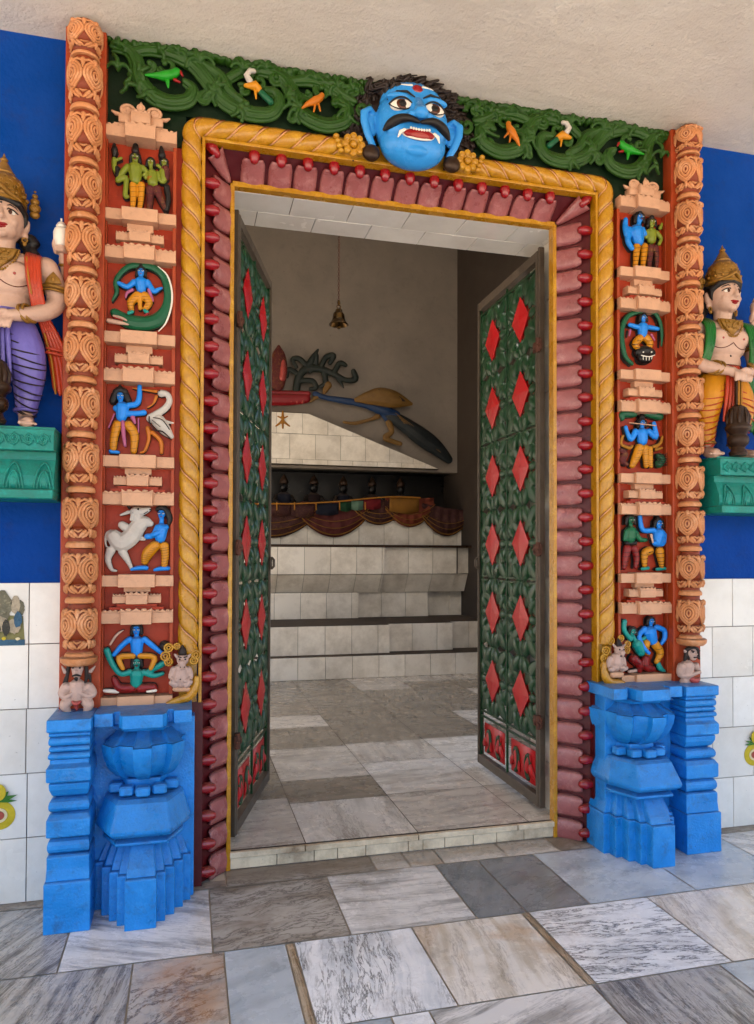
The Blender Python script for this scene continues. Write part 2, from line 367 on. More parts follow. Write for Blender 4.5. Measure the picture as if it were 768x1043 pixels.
S += [(-.55, -.14, r2, r1, 'marble_stripe', 75), (-.14, .11, r2, r1, 'marble_tan', 20), (.11, .29, r2, r1, 'marble_blue', 10), (.29, .315, r2, r1, 'marble_brown', 90),
      (.315, .68, r2, r1, 'marble_white', 82), (.68, 1.05, r2, r1, 'marble_cream', 84), (1.05, 1.075, r2, r1, 'marble_brown', 90), (1.075, 1.51, r2, r1, 'marble_black_vein', -8),
      (1.51, 1.95, r2, r1, 'marble_cream', 75), (1.95, 2.36, r2, r1, 'marble_grey_band', 60)]
S += [(-.35, .06, r3, r2, 'marble_stripe', 80), (.06, .50, r3, r2, 'marble_blue', 5), (.50, .60, r3, r2, 'marble_white', 20), (.60, 1.06, r3, r2, 'marble_grey_band', 20), (1.06, 1.46, r3, r2, 'marble_stripe', 88),
      (1.46, 1.90, r3, r2, 'marble_blue', 0), (1.90, 2.3, r3, r2, 'marble_white', 30)]
KS = ['marble_white', 'marble_blue', 'marble_grey_band', 'marble_stripe', 'marble_cream', 'marble_dark']
def fill_row(y0, y1, xa, xb, off):
    x = xa-off
    while x < xb: S.append((x, x+.415, y0, y1, random.choice(KS), random.uniform(0, 180))); x += .415
for (y0, y1, xa, xb) in ((r1, r0, 2.54, 6), (r2, r1, 2.36, 6), (r3, r2, 2.3, 6)): fill_row(y0, y1, xa, xb, 0)
for (y0, y1, xe) in ((r1, r0, -.76), (r2, r1, -.55), (r3, r2, -.35)):
    x = xe
    while x > -5: S.append((x-.415, x, y0, y1, random.choice(KS), random.uniform(0, 180))); x -= .415
for k in range(9): fill_row(r3-.415*(k+1), r3-.415*k, -5, 6, random.uniform(0, .4))
# narrow run at the foot of the step and wall
for x0, x1, kind in ((-2.5, -.4, 'marble_dirty'), (-.4, .14, 'marble_dirty'), (.14, .68, 'marble_dirty'), (2.1, 3.2, 'marble_dirty')): S.append((x0, x1, -.06, .09 if x0 > 0 and x0 < 1 else 0, kind, 0))
for x0, x1 in ((.68, .81), (.81, .94), (.94, 1.2), (1.2, 1.42)): S.append((x0, x1, -.06, .09, 'marble_cream', 0))
S.append((1.42, 2.1, -.06, .09, 'marble_dirty', 30))
fl = structure(slab_mesh('marble_pavement', S, 0.0))
# wide ground sheet
b = B(); b.box(-60, 60, -80, 60, -.3, -.005)
m, t, bs = nodes('ground'); v = coords(t, 'World')
t.links.new(ramp(t, noise(t, v, .35, 7), [(.3, lin('#a89b88')), (.7, lin('#c0b49f'))]), bs.inputs['Base Color']); bs.inputs['Roughness'].default_value = .9
MATS['ground'] = m
structure(b.out('ground', 'ground', smooth=False))
# inner floor: slabs on a raised bed
S2 = []
cols = [(-1.25, -.82), (-.82, -.41), (-.41, .005), (.005, .44), (.44, .885), (.885, 1.36), (1.36, 1.80), (1.80, 2.22), (2.22, 2.85)]
rows = {3: [.095, .63, 1.0, 1.5, 2.0, 2.45, 2.9, 3.3, 3.72], 4: [.095, .55, .87, 1.46, 1.95, 2.3, 2.75, 3.2, 3.72], 5: [.095, .57, 1.09, 1.49, 2.10, 2.5, 3.0, 3.72],
        6: [.095, .58, 1.0, 1.5, 2.05, 2.6, 3.1, 3.72]}
ang = 0
pal = ['inner_warm', 'inner_light', 'inner_dark']
fixed = {(4, 0): 'inner_light', (4, 1): 'inner_dark', (4, 2): 'inner_warm', (5, 0): 'inner_warm', (5, 1): 'inner_light', (5, 2): 'inner_warm', (4, 3): 'inner_dark', (4, 4): 'inner_warm', (4, 5): 'inner_dark', (3, 0): 'inner_warm', (3, 1): 'inner_dark', (3, 2): 'inner_dark', (6, 0): 'inner_warm', (6, 1): 'inner_light'}
for ci, (x0, x1) in enumerate(cols):
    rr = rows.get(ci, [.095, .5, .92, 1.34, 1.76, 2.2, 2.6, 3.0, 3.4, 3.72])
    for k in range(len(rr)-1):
        S2.append((x0, x1, rr[k], rr[k+1], fixed.get((ci, k), random.choice(pal) if rr[k] < 1.5 else random.choice(['inner_dark', 'inner_dark', 'inner_warm'])), random.choice([0, 5, 90, 12, 80]) if (ci, k) not in fixed else [4, 86, 8][(ci+k) % 3]))  # darker slabs towards the back, partly standing in for fading door light
S2 = [q for q in S2]
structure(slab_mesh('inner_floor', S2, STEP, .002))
b = B(); b.box(-1.25, 2.85, .38, 6.0, 0, STEP-.004); b.box(.13, 1.48, .10, .38, 0, STEP-.004)
structure(b.out('floor_bed', 'grout_dark', smooth=False))

def tiles(name, parent, mat, origin, ux, uz, nrm, cells, thick=.006, gap=.0013, kind=None):
    "tiles on a plane: cells are (u0,u1,v0,v1) or polygons in u,v"
    me = bpy.data.meshes.new(name); vs = []; fs = []; tint = []
    o3, ux, uz, nrm = Vector(origin), Vector(ux), Vector(uz), Vector(nrm)
    for c in cells:
        if len(c) == 4 and not hasattr(c[0], '__len__'):
            u0, u1, v0, v1 = c; poly = [(u0+gap, v0+gap), (u1-gap, v0+gap), (u1-gap, v1-gap), (u0+gap, v1-gap)]
        else: poly = c
        n = len(poly); o = len(vs); tilt = [random.uniform(0, .0012) for _ in poly]
        cx = sum(p[0] for p in poly)/n; cz = sum(p[1] for p in poly)/n
        for (q, h) in ((1.0, 0), (1.0, thick*.75), (.992, thick)):
            for (u, w_), tl in zip(poly, tilt): vs.append(tuple(o3+ux*(cx+(u-cx)*q)+uz*(cz+(w_-cz)*q)+nrm*(h+(tl if h else 0))))
        for k in range(2):
            for i in range(n): j = (i+1) % n; fs.append((o+k*n+i, o+k*n+j, o+(k+1)*n+j, o+(k+1)*n+i))
        fs.append(tuple(o+2*n+i for i in range(n)))
        g = random.uniform(.86, 1.0); w = random.uniform(-.025, .02); tint += [(g, g+w*.4, g+w, 1)]*(3*n)
    me.from_pydata(vs, [], fs); a = me.color_attributes.new('tint', 'FLOAT_COLOR', 'POINT')
    for i, c in enumerate(tint): a.data[i].color = c
    me.materials.append(MATS[mat]); ob = bpy.data.objects.new(name, me); COL.objects.link(ob)
    if parent: ob.parent = parent; ob.matrix_parent_inverse = parent.matrix_world.inverted()
    if kind: ob['kind'] = kind
    return ob

# ------------------------------------------------------------------ the temple building
bld = thing('temple_building', (XC, .2, 0), 'blue painted temple wall with white tiled base around the open doorway', 'building')
DL, DR, DT = .115, 1.512, 2.525      # clear opening
b = B()
b.box(-4.5, XC-.775, .0, .1, 0, ZC); b.box(XC+.775, 6, .0, .1, 0, ZC); b.box(XC-.775, XC+.775, .0, .1, DT+.11, ZC)
b.out('front_wall', 'wall_blue', bld, smooth=False)
b = B(); b.box(-4.5, DL, .1, .38, 0, ZC); b.box(DR, 6, .1, .38, 0, ZC); b.box(DL, DR, .1, .38, DT+.008, ZC)
b.out('rear_wall', 'room_white', bld, smooth=False)
ROWZ = [0, .212, .424, .638, .853, 1.058]
def joints(row, side):
    if side < 0:
        base = -.51 if row != 2 else -.72
        return [base-.205*k for k in range(-1, 20)]
    base = 2.26 if row % 2 == 0 else 2.158
    return [base+.205*k for k in range(-3, 18)]
cl, cr = [], []
for r in range(5):
    js = sorted(joints(r, -1))
    for a_, c_ in zip(js[:-1], js[1:]):
        if c_ <= -.30: cl.append((a_, min(c_, -.27), ROWZ[r], ROWZ[r+1]))
    if js[-1] < -.27: cl.append((js[-1], -.27, ROWZ[r], ROWZ[r+1]))
    js = sorted(joints(r, 1)); js = [j for j in js if j > 1.9]
    if js[0] > 1.93: cr.append((1.93, js[0], ROWZ[r], ROWZ[r+1]))
    for a_, c_ in zip(js[:-1], js[1:]): cr.append((a_, c_, ROWZ[r], ROWZ[r+1]))
b = B(); b.box(-4.4, -.27, -.004, .0, .0, 1.056); b.out('tile_bed', 'grout', bld, smooth=False)
b = B(); b.box(1.93, 5.9, -.004, .0, .0, 1.056); b.out('tile_bed', 'grout', bld, smooth=False)
tiles('dado_tiling', bld, 'wall_tile', (0, -.004, 0), (1, 0, 0), (0, 0, 1), (0, -1, 0), cl, kind='stuff')
tiles('dado_tiling', bld, 'wall_tile', (0, -.004, 0), (1, 0, 0), (0, 0, 1), (0, -1, 0), cr, kind='stuff')
# tiled soffit and inner reveals
cells = []
for r, (y0, y1) in enumerate(((.101, .25), (.25, .38))):
    x = DL-.2+(.11 if r else 0)
    while x < DR:
        cells.append((max(x, DL), min(x+.235, DR), y0, y1)); x += .235
b = B(); b.box(DL, DR, .10, .38, DT, DT+.008); b.out('soffit_bed', 'grout_dark', bld, smooth=False)
tiles('soffit_tiling', bld, 'wall_tile', (0, 0, DT), (1, 0, 0), (0, 1, 0), (0, 0, -1), [c for c in cells if c[1]-c[0] > .02])
for xx, nx in ((DL, 1), (DR, -1)):
    cells = [(y0, y1, z0, z0+.2) for y0, y1 in ((.101, .25), (.25, .38)) for z0 in [STEP+.2*k for k in range(12)]]
    tiles('reveal_tiling', bld, 'old_tile', (xx, 0, 0), (0, 1, 0), (0, 0, 1), (nx, 0, 0), cells, thick=.004)
# threshold step
b = B(); b.box(.14, 1.465, .083, .10, 0, STEP-.02); b.box(.14, 1.465, .083, .10, STEP-.02, STEP-.002); b.out('step_riser', 'grout_dark', bld, smooth=False)
cs = []; x = .14
for w in (.19, .14, .09, .11, .17, .06, .09, .12, .1, .12, .145):
    cs.append((x, min(x+w, 1.475), .002, STEP-.022)); x += w
tiles('step_riser_tiling', bld, 'step_tile', (0, .083, 0), (1, 0, 0), (0, 0, 1), (0, -1, 0), cs, thick=.006)
cs = [(.14, .435, STEP-.021, STEP+.0015), (.435, .88, STEP-.021, STEP+.0015), (.88, 1.30, STEP-.021, STEP+.0015), (1.30, 1.475, STEP-.021, STEP+.0015)]
tiles('step_nosing', bld, 'step_tile', (0, .083, 0), (1, 0, 0), (0, 0, 1), (0, -1, 0), cs, thick=.014)
# room behind
b = B()
b.box(-1.45, -1.25, .38, 2.6, 0, 4.7); b.box(-1.45, -1.25, 4.7, 6.2, 0, 4.7); b.box(-1.45, -1.25, 2.6, 4.7, 0, .3); b.box(-1.45, -1.25, 2.6, 4.7, 2.35, 4.7); b.box(-1.25, 2.85, .18, .38, ZC, 4.7)  # gap in the unseen left wall is added to let sunlight in
b.box(-1.45, 3.05, .3, .5, 4.7, 4.85); b.box(-1.45, 3.05, 1.2, 6.2, 4.7, 4.85); b.box(-1.45, -.9, .5, 1.2, 4.7, 4.85); b.box(2.6, 3.05, .5, 1.2, 4.7, 4.85)   # roof with a made-up opening, added to bring daylight into the room
b.out('room_wall', 'room_white', bld, smooth=False)
b = B()   # right side wall, with an unseen opening added to light the room
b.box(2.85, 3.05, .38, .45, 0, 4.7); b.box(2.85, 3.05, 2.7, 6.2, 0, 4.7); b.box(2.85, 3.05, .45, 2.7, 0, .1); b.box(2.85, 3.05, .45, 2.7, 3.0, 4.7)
b.out('side_wall', 'room_dark', bld, smooth=False)  # dark colour stands in for the wall being unlit
YB = 4.86
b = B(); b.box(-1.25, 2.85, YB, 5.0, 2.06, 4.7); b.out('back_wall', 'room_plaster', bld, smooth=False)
# canopy slab over the porch
b = B(); b.box(-7, 8, -3.1, 0.0, ZC, ZC+.22)
cv = b.out('porch_ceiling', 'plaster', smooth=False); structure(cv)
b = B(); b.box(-7, 8, -3.3, -3.1, ZC-.12, ZC+.22); pb = b.out('porch_beam', 'plaster', bld, smooth=False)
# shrine altar: tiers of seats, tiled
alt = thing('tiled_altar', (.8, 4.4, STEP), 'white tiled stepped altar across the back of the dim room', 'altar')
def face(y, z0, z1, x0, x1, w, mat='old_tile', y1=None, name='tiling'):
    b = B(); yt = y if y1 is None else y1
    b.add([(x0, y, z0), (x1, y, z0), (x1, yt, z1), (x0, yt, z1), (x0, 5.0, z0), (x1, 5.0, z0), (x1, 5.0, z1), (x0, 5.0, z1)],
          [(0, 1, 2, 3), (5, 4, 7, 6), (4, 0, 3, 7), (1, 5, 6, 2), (3, 2, 6, 7), (4, 5, 1, 0)])
    b.out('tier_core', 'grout_dark', alt, smooth=False)
    x = x0; cs = []
    L = math.hypot(yt-y, z1-z0)
    while x < x1-.02: cs.append((x, min(x+w, x1), 0, L)); x += w
    d = Vector((0, yt-y, z1-z0)).normalized()
    tiles(name, alt, mat, (0, y, z0), (1, 0, 0), d, (0, -d.z, d.y), cs, thick=.008, gap=.0016)
X0, X1 = -1.25, 2.85
face(3.70, STEP, .262, X0, X1, .243)
face(3.83, .262, .520, X0, 1.80, .245); face(3.92, .262, .520, 1.80, 2.45, .245); face(4.02, .262, .52, 2.45, X1, .2)
face(4.58, .520, .782, X0, 1.68, .26); face(4.66, .520, .786, 1.68, 2.45, .26); face(4.74, .52, .786, 2.45, X1, .26)
face(4.62, .782, .968, X0, 1.92, .262, y1=4.47); face(4.64, .782, .968, 1.92, 2.70, .262, y1=4.51); face(4.66, .782, .968, 2.70, X1, .262, y1=4.55)
face(4.455, .968, 1.238, X0, 1.92, .262); face(4.50, .968, 1.238, 1.92, 2.72, .262); face(4.54, .968, 1.238, 2.72, X1, .262)
b = B(); b.box(X0, X1, 4.44, 4.9, 1.238, 1.262); b.out('altar_slab', 'inner_dark' if False else 'bronze', alt, smooth=False)
face(4.74, 1.262, 1.52, X0, X1, .27)
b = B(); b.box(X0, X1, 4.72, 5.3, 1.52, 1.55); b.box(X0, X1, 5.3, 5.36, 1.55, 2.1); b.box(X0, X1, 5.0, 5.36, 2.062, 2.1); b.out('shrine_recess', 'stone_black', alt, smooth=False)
# tiled gable over the recess
def gable_top(x): return 2.615 if x < 1.18 else max(2.12, 2.615-(x-1.18)*.36)
b = B(); b.prism([(X0, 2.085), (2.62, 2.085), (1.18, 2.62), (X0, 2.62)], 4.80, 4.86); b.out('gable_core', 'grout_dark', alt, smooth=False)
cs = []
for r, (z0, z1) in enumerate(((2.09, 2.14), (2.14, 2.40), (2.40, 2.615))):
    x = X0-(.13 if r % 2 else 0)
    while x < 2.6:
        xa, xb = max(x, X0), x+.265
        def lim(z): return 1.18+(2.62-z)/.3715
        p = [(xa, z0), (min(xb, lim(z0)), z0)]
        if lim(z0) > xa+.03:
            if lim(z1) >= xb: p += [(xb, z1), (xa, z1)]
            elif lim(z1) > xa:
                p += ([(xb, 2.62-(xb-1.18)*.3715)] if lim(z0) > xb else [])+[(lim(z1), z1), (xa, z1)]
            else: p += ([(xb, 2.62-(xb-1.18)*.3715)] if lim(z0) > xb else [])+[(xa, 2.62-(xa-1.18)*.3715)]
            cx = sum(q[0] for q in p)/len(p); cz = sum(q[1] for q in p)/len(p)
            cs.append([(cx+(u-cx)*.99, cz+(w-cz)*.985) for u, w in p])
        x += .265
tiles('gable_tiling', alt, 'old_tile', (0, 4.80, 0), (1, 0, 0), (0, 0, 1), (0, -1, 0), cs, thick=.008)

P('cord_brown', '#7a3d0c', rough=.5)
# ------------------------------------------------------------------ blue pedestals
def plan_fan(cx, s, y_back=0.0, hw=.15, dep=.30, ks=1.0):
    "stepped half-star plan, scaled by s about the middle of the back"
    st = ((.84, -.17), (.66, -.215), (.48, -.252), (.31, -.292)); h = [(-hw, -.125)]; y0 = -.125
    for q, y in st: h += [(-hw*q, y0), (-hw*q, y)]; y0 = y
    h += [(-x, y) for x, y in reversed(h)]
    pts = [(cx+x*s, -(-y*s if s < 1 else -y)) for x, y in h]
    return [(cx-hw*s, y_back)]+pts+[(cx+hw*s, y_back)]
def plan_lobes(cx, s, hw=.15, k=.012):
    "ribbed bowl: seven facets, every other one standing proud"
    out = [(cx-hw*s, -.02)]
    n = 7; a0, a1 = radians(186), radians(354)
    for i in range(n):
        q0, q1 = a0+(a1-a0)*i/n, a0+(a1-a0)*(i+1)/n; kk = s*(1 if i % 2 else .85)
        for q in (q0+.02, q1-.02): out.append((cx+hw*kk*cos(q), -.085*s+.185*kk*sin(q)))
    out.append((cx+hw*s, -.02)); return out
def plan_oct(cx, s, hw=.15):
    return [(cx-hw*s, -.02), (cx-hw*s, -.16*s), (cx-hw*s*.62, -.285*s), (cx+hw*s*.62, -.285*s), (cx+hw*s, -.16*s), (cx+hw*s, -.02)]
def stack(b, plan, cx, prof):
    b.loft([[(x, y, z) for x, y in plan(cx, s)] for s, z in prof]); return b
def big_pedestal(cx, label):
    t = thing('urn_pedestal', (cx, -.15, 0), label, 'pedestal', 'blue pedestals under the niche strips')
    b = B(); b.box(cx-(.128 if cx > XC else .170), cx+(.160 if cx < XC else .170), -.10, -.004, .003, .606); b.out('back_slab', 'pedestal_blue', t, smooth=False, bevel=.003)
    b = B(); stack(b, plan_fan, cx, [(1, 0), (1, .150), (.985, .153)]); b.out('plinth', 'pedestal_blue', t, smooth=False, bevel=.0035)
    b = B(); stack(b, plan_fan, cx, [(.95, .153), (.90, .175), (.72, .236)]); b.out('fluted_skirt', 'pedestal_blue', t, smooth=False, bevel=.004)
    b = B(); stack(b, plan_oct, cx, [(.66, .234), (.84, .238), (.84, .248), (.70, .262)]); b.out('disc_moulding', 'pedestal_blue', t, smooth=False, bevel=.006)
    b = B(); stack(b, plan_oct, cx, [(.74, .262), (.90, .270), (.97, .284), (.97, .296), (.82, .366), (.76, .376)]); b.out('cushion_moulding', 'pedestal_blue', t, smooth=False, bevel=.006)
    b = B(); stack(b, plan_oct, cx, [(.55, .374), (.55, .424)])
    b.out('neck', 'pedestal_blue', t, smooth=False, bevel=.006)
    for i in range(5):
        a = radians(205+i*32.5); b = B(); b.box(cx+.095*cos(a)-.022, cx+.095*cos(a)+.022, -.085+.115*sin(a)-.02, -.085+.115*sin(a)+.02, .382, .412, .008)
        b.out('neck_bead', 'pedestal_blue', t, bevel=0, smooth=False)
    b = B(); stack(b, plan_lobes, cx, [(.52+.48*sin(pi/2*q/9)**.9, 0.418+.128*(1-cos(pi/2*q/9))**.8) for q in range(10)]); b.out('ribbed_bowl', 'pedestal_blue', t, angle=28)
    b = B(); stack(b, plan_lobes, cx, [(.97, .547), (.84, .560), (.68, .584)]); b.out('bowl_shoulder', 'pedestal_blue', t, smooth=False, bevel=.004)
    b = B(); stack(b, plan_oct, cx, [(.64, .582), (.68, .596), (.86, .606)]); b.out('upper_neck', 'pedestal_blue', t, smooth=False, bevel=.004)
    def plan_top(c, s):
        w = .15; h = [(-w, -.0), (-w, -.20), (-w*.62, -.20), (-w*.60, -.175), (-w*.5, -.175), (-w*.48, -.225), (-w*.40, -.25), (w*.40, -.25), (w*.48, -.225), (w*.5, -.175), (w*.60, -.175), (w*.62, -.20), (w, -.20), (w, 0)]
        return [(c+x*s, y*s) for x, y in h]
    b = B(); stack(b, plan_top, cx, [(.94, .604), (1, .606), (1, .645), (.99, .648)]); b.out('top_slab', 'pedestal_blue', t, smooth=False, bevel=.003)
    return t
def narrow_pedestal(cx, label, hw=.062, DEP=.245):
    t = thing('moulded_pedestal', (cx, -.12, 0), label, 'pedestal', 'blue pedestals under the carved columns')
    def seg(name, prof, dep=DEP, bev=.003):
        b = B(); b.loft([[(cx-hw*s, -.005, z), (cx-hw*s, -dep*(.35+.65*s), z), (cx+hw*s, -dep*(.35+.65*s), z), (cx+hw*s, -.005, z)] for s, z in prof])
        b.out(name, 'pedestal_blue', t, smooth=False, bevel=bev)
    def rnd(z0, z1, s0, s1, n=7): return [(s0+(s1-s0)*sin(pi*i/n), z0+(z1-z0)*(1-cos(pi*i/n))/2) for i in range(n+1)]
    seg('plinth', [(1.08, 0), (1.08, .150), (1.05, .154)])
    seg('block', [(1.02, .154), (.99, .190), (.99, .225), (.94, .230)])
    seg('torus_moulding', rnd(.230, .280, .80, .98), bev=0)
    seg('block', [(.9, .280), (1.02, .288), (1.02, .338), (.92, .352), (.82, .356)])
    seg('torus_moulding', rnd(.356, .398, .78, .95), bev=0)
    seg('cup_moulding', [(.72, .398), (.84, .408), (.93, .428), (.95, .445), (.90, .452)], bev=.002)
    seg('block', [(.96, .452), (1.04, .456), (1.04, .496), (.92, .508), (.92, .520)])
    seg('ring_moulding', rnd(.520, .542, .88, .98), bev=0)
    seg('ring_moulding', rnd(.542, .562, .86, .95), bev=0)
    seg('ring_moulding', rnd(.562, .590, .88, .97), bev=0); seg('ring_moulding', rnd(.590, .604, .90, .96), bev=0)
    seg('top_slab', [(.93, .602), (1.02, .607), (1.04, .610), (1.04, .642), (1.02, .646)])
    return t
big_pedestal(XC-.952, 'tall blue pedestal with ribbed bowl at the left foot of the doorway')
big_pedestal(XC+.898, 'tall blue pedestal with ribbed bowl at the right foot of the doorway')
narrow_pedestal(XC-1.168, 'narrow blue pedestal of stacked mouldings beside the left tiled wall')
narrow_pedestal(XC+1.132, 'narrow blue pedestal of stacked mouldings beside the right tiled wall', .072, .205)

# ------------------------------------------------------------------ carved terracotta columns
UNIT = .1795; COLR = .056
def col_surface(a, z, r): return (r*sin(a), -r*cos(a), z)   # a = 0 faces the viewer
def column_unit():
    "core and raised carving of one repeat, origin at its foot on the column axis"
    core = B(); core.lathe([(.030, 0), (.040, .004), (.040, .018), (.037, .024), (.036, .030), (.041, .038), (.044, .050), (.040, .062), (.038, .066), (.046, .074), (.0505, .092), (.0505, .128), (.045, .152), (.036, .170), (.034, UNIT)], seg=28)
    ring = B(); ring.lathe([(.030, .001), (.044, .003), (.0465, .010), (.043, .019), (.036, .025), (.030, .026)], seg=28)
    lv = B()
    def rad(z):
        pr = [(0, .045), (.03, .038), (.05, .045), (.064, .040), (.074, .046), (.092, .0505), (.128, .0505), (.152, .045), (.17, .037), (.18, .034)]
        for (z0, q0), (z1, q1) in zip(pr[:-1], pr[1:]):
            if z0 <= z <= z1: return lerp(q0, q1, (z-z0)/(z1-z0))
        return .045
    def ridge(pts, r, lift=.003):
        lv.tube([col_surface(a, z, rad(z)+lift) for a, z in pts], r, 6)
    for k in range(4):                 # four quarter bulbs, each a nest of drop-shaped ridges round an eye
        ec = radians(45+90*k)
        for ra, rz, rr in ((8, .013, .0040), (19, .026, .0050), (30.5, .037, .0056), (41, .045, .0050)):
            pts = []
            for i in range(19):
                q = 2*pi*i/18; zz = -rz*cos(q); wd = 1.0 if zz > 0 else (1-.45*(zz/rz)**2)
                pts.append((ec+radians(ra)*sin(q)*wd, .112+zz*(1.0 if zz < 0 else .92)))
            ridge(pts, rr, .0015)
        c = radians(90*k)
        ridge([(c, .158), (c, .146), (c, .128)], [.0085, .008, .002], .003)
        for s in (-1, 1): ridge([(c+s*radians(6), .152), (c+s*radians(22), .160), (c+s*radians(40), .154)], [.004, .005, .006], .005)
        ridge([(ec, .161), (ec, .155), (ec, .147)], [.007, .008, .004], .008)
    for k in range(4):                 # small collar of leaves
        c = radians(90*k)
        for s in (-1, 1):
            ridge([(c+s*radians(3), .037), (c+s*radians(13), .044), (c+s*radians(26), .056)], [.003, .0065, .0070], .002)
            ridge([(c+s*radians(16), .036), (c+s*radians(28), .042), (c+s*radians(38), .052)], [.003, .0055, .0060], .002)
        ridge([(c+radians(45), .061), (c+radians(45), .052), (c+radians(45), .038)], [.0075, .006, .003], .007)
        ridge([(c-radians(14), .060), (c, .054), (c+radians(14), .060)], [.003, .0045, .003], .003)
    return core, ring, lv
uc, ur, ul = column_unit()
first_unit = None
def carved_column(cx, label):
    global first_unit
    t = thing('carved_column', (cx, -.08, .64), label, 'column', 'carved orange columns beside the doorway')
    b = B(); b.box(cx-.064, cx+.064, -.085, -.003, .642, ZC-.004); b.out('backing_board', 'orange_ground', t, smooth=False, bevel=.004)
    z = .812; k = 0
    while z < ZC-.05:
        if first_unit is None:
            c = uc.out('carved_segment', 'groove_orange', None, angle=50); r = ur.out('ring', 'peach', c, angle=50); l = ul.out('leaf_carving', 'peach', c)
            first_unit = (c, r, l)
        else:
            c, r, l = [o.copy() for o in first_unit]
            for o in (c, r, l): COL.objects.link(o)
            r.parent = c; l.parent = c
        c.location = (cx, -.104, z); c.rotation_euler = (0, 0, random.uniform(-.06, .06)+ (radians(0)))
        sc = min(1, (ZC-.004-z)/UNIT); c.scale = (1, 1, sc*1.0)
        bpy.context.view_layer.update()
        c.parent = t; c.matrix_parent_inverse = t.matrix_world.inverted()
        z += UNIT; k += 1
    b = B(); b.lathe([(.030, 0), (.046, .002), (.056, .012), (.058, .026), (.052, .030), (.03, .031)], c=(cx, -.108, .792), seg=26, sy=1.1); b.out('base_cushion', 'peach', t, angle=50)
    return t
carved_column(XC-1.160, 'carved peach and orange column on the left, beside the purple-trousered statue')
carved_column(XC+1.158, 'carved peach and orange column on the right, beside the yellow-robed statue')

# ------------------------------------------------------------------ niche strips
def step_block(b, cx, z0, z1, hw, dep, cw=.5, ex=.014, notch=True):
    b.box(cx-hw, cx-hw*cw, -dep, -.012, z0, z1, .002)
    b.box(cx+hw*cw, cx+hw, -dep, -.012, z0, z1, .002)
    b.box(cx-hw*cw+.0005, cx+hw*cw-.0005, -dep-ex, -.012, z0-.003, z1+.004, .002)
def scallop_row(b, cx, hw, dep, z, n, h=.012):
    "row of drooping half-moons with peaks between, standing on a block"
    for i in range(n):
        w = 2*hw/n; x = cx-hw+w*(i+.5)
        p = [(x-w*.5, z)]+[(x-w*.5+w*q, z+h*(1-abs(sin(pi*q))*.75)) for q in [j/8 for j in range(9)]]+[(x+w*.5, z)]
        b.prism(p, -dep, -.02)
        b.ell((x, -dep+.004, z+h*.55), (w*.20, .006, h*.5), u=10, v=6)
SILL = [2.335, 1.916, 1.496, 1.092, .684]
CREAM_TOP = [2.618, 2.203, 1.785, 1.369, .969]
def niche_strip(cx, label):
    t = thing('niche_strip', (cx, -.03, .64), label, 'pilaster', 'strips of carved niches beside the doorway')
    hw = .119
    b = B(); b.box(cx-hw-.022, cx+hw+.022, -.020, -.003, .64, 2.60); b.out('backing_board', 'panel_red', t, smooth=False)
    for sx in (-1, 1):
        b = B(); b.box(cx+sx*hw, cx+sx*(hw-.012), -.046, -.021, .64, 2.585); b.out('side_fillet', 'orange_ground', t, smooth=False, bevel=.002)
    for k in range(5):
        s = SILL[k]; b = B(); step_block(b, cx, s-.047, s-.010, hw, .070, .5, .014); b.out('sill', 'cream_block', t, smooth=False)
        # large cornice above the niche
        c = CREAM_TOP[k]; b = B(); step_block(b, cx, c-.048, c-.012, hw, .074, .42, .018)
        scallop_row(b, cx-hw*.71, hw*.29, .070, c-.012, 2, .010); scallop_row(b, cx+hw*.71, hw*.29, .070, c-.012, 2, .010); scallop_row(b, cx, hw*.42, .088, c-.010, 2, .013)
        b.out('cornice', 'cream_block', t, smooth=False)
        b = B(); b.box(cx-hw*.74, cx+hw*.74, -.060, -.02, c-.004, c+.006); b.box(cx-hw*.55, cx+hw*.55, -.052, -.02, c+.0065, c+.016); b.out('cornice_step', 'panel_red' if k else 'cream_block', t, smooth=False)
        if k:
            z = c+.019; b = B(); step_block(b, cx, z, z+.024, hw*.66, .062, .45, .013); scallop_row(b, cx-hw*.47, hw*.18, .058, z+.024, 2, .008); scallop_row(b, cx+hw*.47, hw*.18, .058, z+.024, 2, .008); scallop_row(b, cx, hw*.3, .073, z+.028, 2, .011)
            b.box(cx-hw*.36, cx+hw*.36, -.05, -.02, z+.038, SILL[k-1]-.046)
            b.out('small_cornice', 'cream_block', t, smooth=False)
    # crown with two volutes
    z = 2.626; b = B(); step_block(b, cx, z, z+.034, hw*.66, .066, .45, .014)
    scallop_row(b, cx, hw*.28, .080, z+.037, 2, .013)
    for s in (-1, 1):
        x = cx+s*hw*.42; pts = []
        for i in range(26):
            q = 2*pi*1.6*i/25; r = .028*(1-i/27); pts.append((x+s*(-r*cos(q))*1.05, -.052-.012*i/25, z+.053+r*sin(q)))
        b.tube(pts, [.0062-.0025*i/25 for i in range(26)], 7); b.ell((x, -.052, z+.053), (.02, .012, .02))
        b.tube([(x+s*.020, -.05, z+.038), (x+s*.040, -.055, z+.036), (x+s*.052, -.056, z+.044)], [.007, .008, .004], 7)
    b.tube([(cx, -.062, z+.045), (cx, -.068, z+.066), (cx, -.064, z+.088)], [.011, .011, .003], 8); b.torus((cx, -.07, z+.062), .012, .004, rot=(pi/2, 0, 0))
    b.v = [(cx+(x-cx)*.92, y, 2.626+(zz-2.626)*.85) for x, y, zz in b.v]
    b.out('volute_crown', 'cream_block', t)
    return t
niche_strip(XC-.985, 'red strip of five carved niches with cream cornices, left of the doorway')
niche_strip(XC+.985, 'red strip of five carved niches with cream cornices, right of the doorway')

